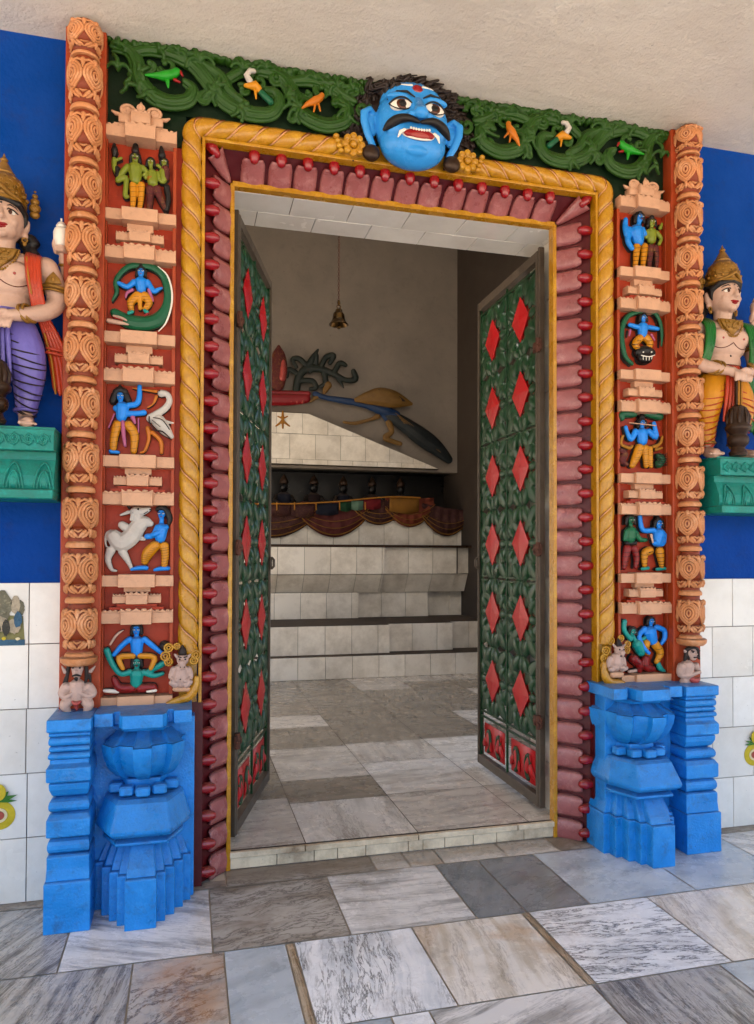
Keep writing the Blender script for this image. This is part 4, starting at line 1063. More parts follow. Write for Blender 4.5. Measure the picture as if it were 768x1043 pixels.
def face_marks(C, parent, hx, hy, r, turn=0, moust=False):
    k = C.scale(hx, hy); R = r*k
    b = B(); w = B(); l = B(); X0_, Z0_ = C.pt(hx+turn*r*.2, hy)
    for s in (-1, 1):
        x = X0_+s*R*.38; w.ell((x, C.Y-R*.86, Z0_+R*.12), (R*.20, R*.10, R*.12), u=8, v=6)
        b.ell((x, C.Y-R*.94, Z0_+R*.12), (R*.09, R*.07, R*.10), u=8, v=6)
        b.tube([(x-s*R*.22, C.Y-R*.90, Z0_+R*.32), (x, C.Y-R*.92, Z0_+R*.42), (x+s*R*.22, C.Y-R*.82, Z0_+R*.30)], R*.055, 5)
    if moust: b.tube([(X0_-R*.42, C.Y-R*.82, Z0_-R*.36), (X0_, C.Y-R*.98, Z0_-R*.26), (X0_+R*.42, C.Y-R*.82, Z0_-R*.36)], [R*.05, R*.11, R*.05], 6)
    b.out('eyes', 'hair_black', parent); w.out('eye_whites', 'white_paint', parent)
    l.ell((X0_, C.Y-R*.90, Z0_-R*.48), (R*.20, R*.08, R*.08), u=8, v=6); l.out('lips', 'lip_red', parent)
def figure(C, t, skin, head, torso, arms, legs, leg_mat, hair=None, crown=None, feet=None, feet_mat=None, extras=(), n_folds=5, name='figure', turn=0, moust=False, hair_mat='hair_black', crown_mat='old_gold', wash=True):
    hx, hy, hr_ = head
    body = [[(hx, hy-hr_*.25, hr_*.82), (hx+turn*hr_*.1, hy+hr_*.35, hr_*.62, hr_*.10)], [(hx, hy+hr_*.7, hr_*.45), torso[0][:2]+(hr_*.45,)], torso]+arms
    nose = [[(hx+turn*hr_*.25, hy-hr_*.05, hr_*.12, hr_*.80), (hx+turn*hr_*.3, hy+hr_*.2, hr_*.18, hr_*.85)]]
    if feet and not feet_mat: body += feet
    f = part(C, name, skin, body+nose, t)
    g = part(C, 'garment', leg_mat, legs, f)
    if n_folds: folds(C, f, legs, n_folds)
    if feet and feet_mat: part(C, 'boots', feet_mat, feet, f)
    hc = hair if hair is not None else [[(hx-hr_*.75, hy-hr_*.35, hr_*.5), (hx, hy-hr_*.95, hr_*.55), (hx+hr_*.75, hy-hr_*.35, hr_*.5)], [(hx-hr_*.75, hy-hr_*.2, hr_*.45), (hx-hr_*.95, hy+hr_*.7, hr_*.35)], [(hx+hr_*.75, hy-hr_*.2, hr_*.45), (hx+hr_*.95, hy+hr_*.7, hr_*.35)]]
    part(C, 'hair', hair_mat, hc, f)
    if crown: part(C, 'crown', crown_mat, crown, f)
    face_marks(C, f, hx, hy, hr_, turn, moust)
    for nm, mt, ch in extras: part(C, nm, mt, ch, f)
    allc = body+legs+hc+(crown or [])+(feet or [])+[c for e in extras for c in e[2]]
    return f, allc
G = 'painted reliefs in the niches'
# left 1
C = Crop(100, 120, 8.533); t = relief_thing('figure_relief', C, 'relief of a lime-skinned man in a tall dark hat with two companions in maroon', 'relief', (350, 520))
f, a1 = figure(C, t, 'skin_lime', (322, 355, 44), [(322, 440, 62), (325, 545, 48)], [[(255, 425, 28), (190, 500, 25), (170, 545, 24)], [(170, 545, 24), (240, 520, 24), (240, 610, 22), (235, 680, 22), (262, 684, 14)], [(385, 430, 24), (425, 480, 22), (415, 520, 20)]],
    [[(305, 585, 34), (305, 690, 28), (300, 785, 22)], [(375, 585, 34), (372, 690, 27), (362, 785, 22)]], 'cloth_yellow', crown=[[(322, 290, 34), (325, 245, 26)]], crown_mat='hair_black', moust=True,
    extras=[('belt', 'hair_black', [[(290, 560, 22), (370, 560, 22)]]), ('raised_arm', 'skin_lime', [[(140, 360, 22), (140, 430, 22), (165, 500, 18)], [(150, 370, 14), (200, 350, 14)]]), ('dark_club', 'hair_black', [[(140, 230, 14), (142, 280, 30), (140, 330, 16)], [(165, 440, 26), (170, 510, 26)]])])
g, a2 = figure(C, t, 'skin_lime', (455, 392, 36), [(470, 490, 48), (475, 565, 44)], [[(420, 480, 20), (395, 500, 18)], [(520, 480, 20), (545, 550, 18), (575, 560, 14)]], [[(452, 620, 38), (450, 720, 28), (442, 810, 20)], [(510, 620, 36), (540, 700, 30), (585, 790, 22)]], 'cloth_maroon', n_folds=3, extras=[('shirt', 'cloth_gold', [[(470, 520, 46), (475, 560, 44)]])])
h, a3 = figure(C, t, 'skin_lime', (572, 392, 34), [(565, 470, 36), (570, 540, 30)], [[(540, 430, 14), (515, 410, 14)]], [[(595, 600, 28), (610, 700, 24), (590, 800, 22)]], 'hair_black', n_folds=0, crown=[[(555, 330, 34), (550, 280, 22), (548, 250, 10)]], crown_mat='hair_black', extras=[('shawl', 'cloth_maroon', [[(585, 450, 40), (590, 520, 30)]])])
outline(C, t, a1+a2+a3)
# left 2
C = Crop(100, 240, 8.533); t = relief_thing('figure_relief', C, 'relief of a blue dancer on the coils of a huge green serpent with open jaws', 'relief', (370, 560))
sn = [(140, 665, 38), (250, 740, 62), (400, 765, 66), (520, 730, 62), (595, 620, 44), (608, 480, 38), (572, 355, 36), (490, 285, 32), (390, 258, 30), (280, 265, 27), (200, 320, 24), (152, 400, 22), (160, 490, 19), (122, 565, 10)]
sp = part(C, 'serpent', 'tail_green', [sn], t, flat=.55)
part(C, 'belly_stripe', 'white_paint', [[(520, 272, 5, 10), (600, 350, 8, 14), (640, 480, 9, 14), (636, 620, 9, 16), (590, 760, 8, 16), (525, 835, 5, 10)]], sp, relax=0)
part(C, 'open_jaw', 'skin_ivory', [[(90, 745, 22, 20), (180, 765, 20, 34), (265, 785, 8, 40)], [(135, 705, 10, 26), (200, 725, 12, 40), (250, 750, 8, 44)]], sp)
part(C, 'tongue', 'lip_red', [[(140, 725, 7, 40), (215, 752, 7, 52)], [(405, 715, 8, 62), (440, 695, 9, 64)]], sp)
f, a1 = figure(C, t, 'skin_blue', (372, 322, 42), [(370, 405, 55), (375, 470, 42)], [[(312, 400, 25), (255, 445, 24), (178, 412, 20)], [(430, 400, 25), (480, 482, 24), (520, 468, 18), (550, 455, 12)]],
    [[(345, 520, 40), (285, 580, 34), (292, 650, 22)], [(400, 520, 40), (440, 580, 34), (408, 640, 22)], [(362, 530, 24, 10), (365, 640, 16, 12)]], 'cloth_yellow', crown=[[(372, 275, 26), (372, 245, 18)]], crown_mat='hair_black', feet=[[(300, 670, 16, 30), (270, 685, 18, 40)], [(405, 660, 16, 30), (430, 680, 16, 44)]], feet_mat='skin_teal',
    extras=[('shawl', 'cloth_pink', [[(300, 470, 16), (250, 500, 14), (240, 540, 8)], [(440, 470, 16), (465, 540, 14), (478, 570, 8)]])])
outline(C, t, a1+[sn])
# left 3
C = Crop(100, 370, 8.533); t = relief_thing('figure_relief', C, 'relief of a blue youth wrestling the beak of a large white crane', 'relief', (350, 500))
f, a1 = figure(C, t, 'skin_blue', (192, 292, 44), [(210, 385, 58), (202, 470, 46)], [[(155, 390, 30), (230, 435, 30), (340, 435, 25), (400, 428, 26)], [(265, 365, 28), (335, 352, 26), (358, 290, 24), (360, 200, 20)]],
    [[(168, 530, 40), (140, 640, 36), (130, 740, 30)], [(262, 535, 42), (315, 620, 38), (308, 765, 28)]], 'cloth_yellow', crown=[[(190, 235, 30), (190, 200, 16)]], crown_mat='hair_brown', feet=[[(110, 765, 22), (175, 775, 16)]],
    hair=[[(150, 250, 28), (192, 232, 32), (235, 250, 28)], [(145, 270, 30), (125, 330, 30)], [(240, 270, 30), (262, 325, 30)]], turn=.4,
    extras=[('sash', 'cloth_pink', [[(215, 510, 18, 14), (222, 620, 18, 18), (235, 720, 14, 14)], [(140, 440, 8), (90, 560, 8)], [(300, 470, 22), (320, 520, 12)], [(350, 480, 8), (350, 600, 8)]])])
cr = [[(520, 500, 62), (585, 580, 50), (640, 640, 22)], [(455, 480, 40), (520, 435, 32), (585, 390, 30), (620, 330, 28), (600, 270, 26), (548, 262, 34)], [(590, 510, 18), (655, 520, 8)]]
co = part(C, 'crane', 'animal_white', cr, t, flat=.7)
wing = B(); chain_geo(wing, C, [[(445, 470, 6, 30), (450, 530, 6, 38), (500, 590, 6, 40), (560, 600, 6, 38), (640, 670, 4, 20)], [(480, 480, 4, 44), (560, 500, 4, 44), (620, 580, 4, 24)], [(470, 500, 3, 46), (540, 560, 3, 46)]]); wing.out('feather_lines', 'outline', co)
lg = [[(430, 560, 20), (440, 660, 16), (405, 760, 14), (370, 775, 12)], [(470, 600, 20), (545, 680, 18), (550, 780, 15)], [(505, 245, 16), (420, 235, 10), (300, 215, 7)], [(505, 290, 15), (480, 350, 9), (430, 385, 7)]]
part(C, 'legs', 'beak_orange', lg[:2], co); part(C, 'beak', 'beak_orange', lg[2:], co)
e_ = B(); chain_geo(e_, C, [[(535, 245, 5, 30)]]); e_.out('eye', 'hair_black', co)
outline(C, t, a1+cr+lg)
# left 4
C = Crop(100, 490, 8.533); t = relief_thing('figure_relief', C, 'relief of a blue youth grappling with a rearing white bull', 'relief', (350, 500))
bu = [[(135, 480, 66), (200, 535, 82), (290, 480, 78), (350, 390, 72), (410, 360, 60), (455, 370, 30)], [(320, 270, 48), (390, 262, 36), (440, 245, 22)], [(330, 300, 50), (350, 370, 60)], [(370, 420, 30), (362, 490, 24), (400, 502, 18)], [(235, 400, 40), (205, 380, 36)], [(265, 270, 18), (195, 295, 10)],
      [(110, 600, 42), (85, 680, 28), (115, 765, 18), (155, 780, 12)], [(210, 610, 40), (262, 700, 24), (290, 760, 16)], [(110, 430, 12), (70, 460, 11), (64, 540, 9), (80, 580, 8)], [(300, 290, 16, 30), (285, 340, 10, 30)]]
bo = part(C, 'bull', 'animal_white', bu, t, flat=.7)
part(C, 'horn', 'hair_black', [[(272, 235, 14), (262, 205, 16), (270, 185, 6)]], bo); part(C, 'tail_tuft', 'hair_black', [[(80, 580, 12), (84, 620, 16), (72, 645, 6)]], bo)
e_ = B(); chain_geo(e_, C, [[(350, 245, 9, 30)], [(452, 250, 7, 14)], [(400, 285, 3, 26), (430, 265, 3, 20)]]); e_.out('eye', 'hair_black', bo)
f, a1 = figure(C, t, 'skin_blue', (552, 290, 44), [(548, 415, 58), (540, 495, 48)], [[(520, 400, 28, 10), (480, 470, 26, 18), (425, 482, 26, 20)], [(590, 400, 28, 6), (520, 450, 24, 34), (470, 470, 20, 36)]],
    [[(495, 560, 48), (430, 630, 50), (405, 700, 32)], [(575, 560, 40), (582, 640, 34), (575, 730, 28)]], 'cloth_yellow', feet=[[(290, 768, 14, 8), (350, 755, 22, 10), (420, 755, 22)], [(490, 772, 14), (545, 760, 22), (610, 758, 20)]], crown=[[(545, 235, 24), (545, 205, 12)]], crown_mat='hair_brown',
    hair=[[(515, 245, 22), (560, 232, 28), (600, 270, 30), (622, 330, 28), (612, 380, 16)]], turn=-.5, n_folds=7)
outline(C, t, bu+a1)
# left 5
C = Crop(100, 610, 6.98); t = relief_thing('figure_relief', C, 'relief of a blue figure seated on the shoulders of a teal demon holding a knife', 'relief', (270, 420))
f, a1 = figure(C, t, 'skin_blue', (272, 222, 38), [(275, 305, 48), (275, 375, 40)], [[(225, 285, 22), (165, 335, 20), (112, 398, 17)], [(328, 285, 22), (395, 340, 20), (460, 390, 16)]],
    [[(250, 402, 22, 20), (150, 412, 22, 26), (178, 490, 16, 34)], [(300, 402, 22, 20), (400, 412, 22, 26), (375, 490, 16, 34)]], 'cloth_yellow', n_folds=2)
d, a2 = figure(C, t, 'skin_teal', (275, 455, 38), [(275, 535, 50), (270, 600, 40)], [[(225, 520, 24), (155, 530, 20), (95, 450, 22), (60, 365, 24)], [(325, 520, 24), (395, 545, 20), (460, 530, 14)], [(350, 520, 20), (450, 465, 24), (480, 440, 20)]],
    [[(240, 635, 34), (150, 630, 32), (112, 570, 22)], [(300, 635, 34), (400, 630, 30), (380, 655, 16)]], 'cloth_red', n_folds=2, moust=True, feet=[[(45, 652, 14), (90, 655, 16), (140, 658, 15)], [(350, 655, 10, 20), (410, 648, 12, 20)]], feet_mat='white_paint',
    extras=[('knife', 'skin_ivory', [[(85, 325, 8), (120, 270, 10), (150, 240, 9), (180, 222, 4)]]), ('shield', 'outline', [[(470, 335, 36)]])])
outline(C, t, a1+a2)
# right 1
C = Crop(600, 160, 4.343); t = relief_thing('figure_relief', C, 'relief of a blue man with one raised arm beside a golden companion in maroon', 'relief', (240, 380))
f, a1 = figure(C, t, 'skin_blue', (222, 272, 22), [(208, 330, 34), (218, 372, 26)], [[(178, 320, 15), (172, 370, 14), (190, 405, 11)], [(162, 275, 10), (160, 310, 13), (165, 345, 12)], [(235, 320, 13), (248, 345, 11)]], [[(212, 395, 17), (208, 440, 14), (205, 482, 11)], [(245, 395, 17), (242, 440, 14), (238, 482, 11)]], 'cloth_yellow', crown=[[(222, 245, 14), (225, 232, 8)]], crown_mat='hair_black', moust=True)
g, a2 = figure(C, t, 'skin_lime', (277, 292, 19), [(275, 335, 24), (276, 365, 22)], [[(255, 330, 10), (250, 355, 9)], [(298, 335, 12), (318, 360, 9), (310, 385, 8)], [(315, 315, 9), (322, 295, 6)]], [[(272, 400, 17), (268, 440, 14), (266, 480, 10)], [(295, 400, 14), (300, 440, 11), (298, 482, 9)]], 'cloth_maroon', n_folds=3, crown=[[(277, 270, 13)]], crown_mat='hair_black', extras=[('shirt', 'cloth_gold', [[(275, 345, 22), (276, 365, 21)]])])
outline(C, t, a1+a2)
# right 2
t = relief_thing('figure_relief', C, 'relief of a blue dancer on a black demon head inside a green serpent arch', 'relief', (240, 800))
sn = [(190, 915, 9), (160, 880, 11), (146, 810, 12), (148, 750, 12), (170, 706, 12), (205, 688, 11), (245, 682, 10), (290, 690, 10), (314, 730, 9), (322, 780, 8), (320, 835, 5)]
sp = part(C, 'serpent', 'tail_green', [sn], t, flat=.8)
dm = [[(215, 865, 18), (245, 855, 22), (278, 865, 18)], [(235, 890, 26), (258, 890, 26)]]
do = part(C, 'demon_head', 'hair_black', dm, t); part(C, 'white_face_lines', 'white_paint', [[(216, 884, 2.5, 26), (246, 890, 2.5, 28), (276, 882, 2.5, 24)], [(224, 888, 2, 26), (225, 902, 1.6, 24)], [(236, 890, 2, 28), (237, 906, 1.6, 26)], [(250, 890, 2, 28), (250, 906, 1.6, 26)], [(263, 887, 2, 26), (262, 900, 1.6, 24)], [(228, 868, 4, 20)], [(264, 868, 4, 20)]], do, relax=0, voxel=.0014)
f, a1 = figure(C, t, 'skin_blue', (240, 714, 18), [(238, 752, 25), (236, 785, 20)], [[(215, 752, 11), (180, 742, 10)], [(262, 752, 11), (305, 760, 9)]], [[(225, 800, 18), (203, 828, 15), (225, 852, 10)], [(252, 800, 18), (270, 828, 15), (252, 852, 10)]], 'cloth_yellow', n_folds=3, crown=[[(240, 695, 10), (242, 684, 6)]], crown_mat='hair_black', extras=[('shawl', 'cloth_pink', [[(182, 765, 6), (178, 790, 4)], [(275, 785, 6), (290, 810, 4)]])])
outline(C, t, a1+[sn]+dm)
# right 3
C = Crop(620, 400, 9.6); t = relief_thing('figure_relief', C, 'relief of a blue flute player under a green tree canopy, in wide yellow robes', 'relief', (320, 520))
cnp = [[(130, 250, 30), (130, 210, 34), (190, 205, 42), (250, 210, 34)], [(370, 205, 34), (430, 215, 42), (500, 235, 40)]]
part(C, 'tree_canopy', 'tail_green', cnp, t)
f, a1 = figure(C, t, 'skin_blue', (325, 305, 42), [(325, 395, 60), (330, 470, 52)], [[(262, 375, 30), (218, 455, 28), (182, 390, 22), (165, 335, 20)], [(388, 375, 30), (460, 435, 30), (440, 350, 22, 20), (428, 300, 20, 20)]],
    [[(300, 540, 48), (262, 640, 42), (228, 712, 30)], [(355, 540, 40), (365, 715, 26)], [(400, 550, 34), (412, 720, 22)]], 'cloth_yellow', crown=[[(325, 240, 32), (325, 205, 16)]], crown_mat='hair_black', n_folds=6,
    extras=[('sash', 'cloth_gold', [[(140, 420, 14), (120, 500, 16), (200, 540, 18), (230, 520, 14)], [(430, 530, 18), (500, 500, 18), (525, 430, 12)], [(460, 560, 14), (520, 540, 14)]]), ('flute', 'cream_block', [[(180, 300, 6, 40), (430, 330, 6, 50)]])])
rm = [[(115, 560, 22), (160, 600, 34), (130, 660, 36), (175, 700, 22)]]; gm = [[(490, 620, 34), (520, 650, 40), (490, 700, 42)]]
part(C, 'seated_cow', 'cloth_maroon', rm, t); part(C, 'coiled_serpent', 'tail_green', gm, t)
lb = B()
for i in range(6): chain_geo(lb, C, [[(450, 600+i*22, 4, 34), (500, 612+i*22, 4, 46), (550, 600+i*22, 4, 30)]])
lb.out('coil_lines', 'outline', t)
outline(C, t, a1+cnp+rm+gm)
# right 4
C = Crop(600, 380, 4.343); t = relief_thing('figure_relief', C, 'relief of a green wrestler and a blue wrestler locked arm in arm', 'relief', (245, 750))
f, a1 = figure(C, t, 'demon_green', (183, 652, 21), [(185, 700, 28), (182, 732, 24)], [[(205, 705, 13), (225, 735, 12), (252, 738, 9)], [(165, 700, 12), (158, 735, 11)]], [[(170, 775, 20), (160, 820, 16), (155, 862, 11)], [(200, 775, 18), (210, 820, 14), (205, 858, 10)]], 'cloth_red', n_folds=4, turn=.3, moust=True, extras=[('belt', 'hair_black', [[(165, 752, 10), (205, 752, 10)]])])
g, a2 = figure(C, t, 'skin_blue', (308, 668, 21), [(310, 712, 30), (302, 748, 24)], [[(285, 695, 13), (240, 695, 12), (228, 665, 11), (225, 632, 10)], [(332, 715, 13), (325, 755, 12), (280, 752, 11, 14)]], [[(268, 785, 20), (245, 800, 18), (245, 850, 12)], [(312, 785, 20), (318, 830, 15), (322, 858, 10)]], 'cloth_yellow', n_folds=5, turn=-.3, crown=[[(305, 645, 12), (303, 630, 6)]], crown_mat='hair_black', feet=[[(235, 866, 8), (262, 862, 8)], [(300, 868, 8), (335, 864, 8)]], feet_mat='skin_teal', extras=[('ivory_tusk', 'skin_ivory', [[(262, 715, 6, 20), (270, 750, 4, 20)]])])
outline(C, t, a1+a2)
# right 5
C = Crop(600, 620, 5.908); t = relief_thing('figure_relief', C, 'relief of a blue figure striding over a fallen teal demon in red trousers', 'relief', (340, 230))
f, a1 = figure(C, t, 'skin_blue', (372, 78, 24), [(365, 140, 42), (380, 190, 34)], [[(335, 120, 18), (300, 165, 16), (320, 230, 13, 14), (350, 265, 12, 16)], [(405, 110, 18), (450, 130, 17), (455, 175, 16), (435, 210, 12)]], [[(345, 205, 26), (340, 255, 18), (355, 270, 14)], [(395, 210, 28), (428, 265, 24), (405, 320, 16)]], 'cloth_yellow', n_folds=3, feet=[[(415, 330, 16), (430, 360, 17), (455, 375, 8)]], feet_mat='skin_teal', crown=[[(372, 55, 12)]], crown_mat='hair_black')
d, a2 = figure(C, t, 'skin_teal', (262, 142, 26), [(290, 215, 36), (312, 262, 28)], [[(250, 185, 15), (212, 130, 15), (214, 75, 16)], [(305, 190, 14), (335, 175, 12)]], [[(265, 300, 30), (300, 335, 26), (302, 372, 18)], [(340, 300, 26), (345, 350, 26), (385, 362, 18)]], 'cloth_red', n_folds=2, moust=True, feet=[[(240, 378, 10), (280, 372, 12)]], feet_mat='skin_grey')
outline(C, t, a1+a2)

# guardians seated where the ropes end
def rope_guardian(C, pts, label, mirror=1):
    t = relief_thing('seated_guardian', C, label, 'figurine', pts['torso'][0][:2], 'pale guardian figures at the foot of the doorway')
    f = part(C, 'body', 'skin_grey', [[pts['head']], pts['torso']]+pts['limbs']+pts['ears'], t, relax=2)
    part(C, 'cap', 'hair_brown', pts['cap'], f)
    part(C, 'lower_coil', 'gold_paint', pts['coil'], t)
    b = B()
    for (x, y, R) in pts['loops']:
        k = C.scale(x, y); X_, Z_ = C.pt(x, y)
        b.torus((X_, C.Y+.01, Z_), R*k, .0035, rot=(pi/2, 0, 0), seg=20); b.torus((X_, C.Y+.012, Z_), R*k*.45, .003, rot=(pi/2, 0, 0), seg=14)
    b.out('halo_loops', 'gold_paint', t)
    hx, hy, r = pts['head'][:3]
    b = B(); chain_geo(b, C, pts['marks']); b.out('face_paint', 'hair_black', f)
    part(C, 'seat', 'cream_block', pts['seat'], t)
C = Crop(100, 610, 6.98, -.075)
rope_guardian(C, dict(head=(600, 432, 42), torso=[(588, 500, 48), (585, 560, 62), (585, 590, 50)], limbs=[[(540, 500, 26), (520, 555, 22), (560, 570, 18, 40)], [(640, 500, 26), (655, 555, 22), (620, 575, 18, 40)], [(550, 605, 28, 20), (520, 590, 20, 30)], [(625, 605, 28, 20), (655, 585, 20, 30)], [(595, 450, 26, 34), (600, 480, 18, 40)]],
    ears=[[(560, 410, 14), (545, 395, 8)], [(640, 410, 14), (655, 395, 8)]], cap=[[(600, 385, 32), (600, 355, 22), (598, 335, 10)]], coil=[[(700, 560, 18), (690, 630, 30), (650, 690, 32), (570, 720, 30), (500, 750, 22), (475, 775, 12)]],
    loops=[(500, 350, 28), (478, 410, 30), (500, 450, 26), (655, 350, 28), (695, 400, 30), (680, 440, 26), (560, 340, 20)], marks=[[(580, 425, 6, 34)], [(620, 425, 6, 34)], [(570, 408, 4, 32), (590, 412, 4, 36)], [(610, 412, 4, 36), (632, 406, 4, 32)], [(585, 478, 5, 48), (615, 478, 5, 48)], [(585, 562, 5, 60)]],
    seat=[[(545, 640, 20), (640, 640, 20)]]), 'pale guardian figurine with gold halo seated at the foot of the left rope moulding')
C = Crop(600, 620, 5.908, -.075)
rope_guardian(C, dict(head=(182, 248, 32), torso=[(165, 295, 38), (160, 325, 46), (160, 345, 36)], limbs=[[(130, 300, 20), (118, 345, 17), (150, 350, 14, 28)], [(200, 300, 20), (210, 340, 16), (180, 350, 14, 28)], [(135, 360, 18, 16), (115, 362, 14, 20)], [(190, 360, 18, 16), (212, 355, 14, 20)], [(185, 262, 20, 26), (184, 278, 13, 28)]],
    ears=[[(155, 228, 10), (145, 215, 6)], [(205, 225, 9), (215, 215, 5)]], cap=[[(178, 218, 24), (176, 195, 14), (174, 182, 7)]], coil=[[(90, 330, 14), (95, 400, 26), (125, 440, 26), (190, 450, 24), (232, 470, 12)]],
    loops=[(110, 255, 24), (100, 300, 22), (140, 195, 22), (235, 250, 20), (240, 215, 18), (200, 180, 18), (95, 345, 18)], marks=[[(170, 243, 5, 26)], [(195, 243, 5, 26)], [(172, 280, 4, 34), (196, 280, 4, 34)]],
    seat=[[(140, 395, 22), (190, 395, 22)]]), 'pale guardian figurine with gold halo seated at the foot of the right rope moulding')
# dwarfs carrying the carved columns
def dwarf(C, m, label, body, marks, hair, cloth):
    t = relief_thing('crouching_dwarf', C, label, 'figurine', m, 'dwarf figures holding up the columns')
    f = part(C, 'body', 'skin_grey', body, t, relax=2, voxel=.0017)
    part(C, 'hair', 'hair_brown', hair, f); part(C, 'loincloth', 'cloth_red' if False else 'tongue', cloth, f)
    b = B(); chain_geo(b, C, marks); b.out('face_paint', 'hair_black', f)
    x, z = C.pt(*m)
    return t
C = Crop(50, 650, 11.58, -.118)
dwarf(C, (330, 640), 'pale crouching dwarf with drooping hair under the left carved column',
    [[(335, 360, 72), (332, 430, 52, 10)], [(190, 400, 26), (160, 345, 14), (150, 325, 6)], [(490, 390, 26), (530, 345, 14), (545, 325, 6)], [(330, 560, 95), (330, 660, 88), (330, 720, 70)], [(210, 580, 72), (150, 650, 48), (200, 690, 34, 30), (310, 625, 22, 60)], [(460, 580, 72), (520, 650, 48), (460, 675, 34, 30), (355, 625, 22, 60)],
     [(230, 740, 70), (190, 790, 62, 30), (235, 870, 34, 20)], [(440, 740, 70), (470, 790, 62, 30), (430, 870, 34, 20)], [(328, 385, 22, 62)], [(200, 885, 20, 30), (240, 885, 20, 40)], [(420, 885, 20, 40), (465, 885, 20, 30)]],
    [[(290, 340, 12, 62)], [(372, 340, 12, 62)], [(270, 312, 6, 56), (310, 318, 6, 62)], [(350, 318, 6, 62), (392, 312, 6, 56)], [(280, 440, 8, 44), (330, 425, 14, 64), (380, 440, 8, 44)], [(325, 470, 24, 46), (330, 490, 14, 40)]],
    [[(230, 340, 26), (215, 440, 22), (205, 560, 14)], [(440, 340, 26), (440, 450, 22), (425, 580, 14)], [(200, 460, 18), (165, 540, 10)], [(480, 430, 18), (490, 520, 12)]], [[(285, 740, 18, 50), (325, 760, 30, 60), (375, 740, 18, 50)], [(325, 770, 30, 40), (330, 840, 14, 30)]])
C = Crop(600, 620, 5.908, -.118)
dwarf(C, (600, 330), 'pale seated dwarf with long black hair under the right carved column',
    [[(618, 265, 34), (622, 290, 24, 6)], [(590, 345, 44), (590, 385, 40), (595, 410, 34)], [(560, 350, 32), (552, 395, 24), (590, 395, 16, 24), (640, 375, 11, 34)], [(640, 345, 26), (655, 370, 16), (650, 380, 11, 24)], [(570, 440, 30), (600, 455, 24)], [(640, 455, 20), (690, 465, 18), (705, 470, 10)], [(650, 430, 16), (655, 450, 14)], [(625, 270, 8, 32)], [(580, 258, 12), (574, 250, 6)]],
    [[(606, 258, 5, 30)], [(640, 258, 5, 28)], [(598, 250, 3, 28), (614, 252, 3, 30)], [(632, 252, 3, 30), (650, 250, 3, 26)], [(612, 290, 4, 30), (640, 288, 4, 28)]],
    [[(590, 245, 15), (618, 238, 18), (650, 245, 14)], [(585, 260, 13), (580, 300, 12), (572, 345, 8)], [(655, 260, 10), (662, 300, 8)], [(600, 280, 8), (600, 330, 5)]], [[(600, 420, 16, 22), (625, 430, 20, 24), (645, 418, 12, 22)]])

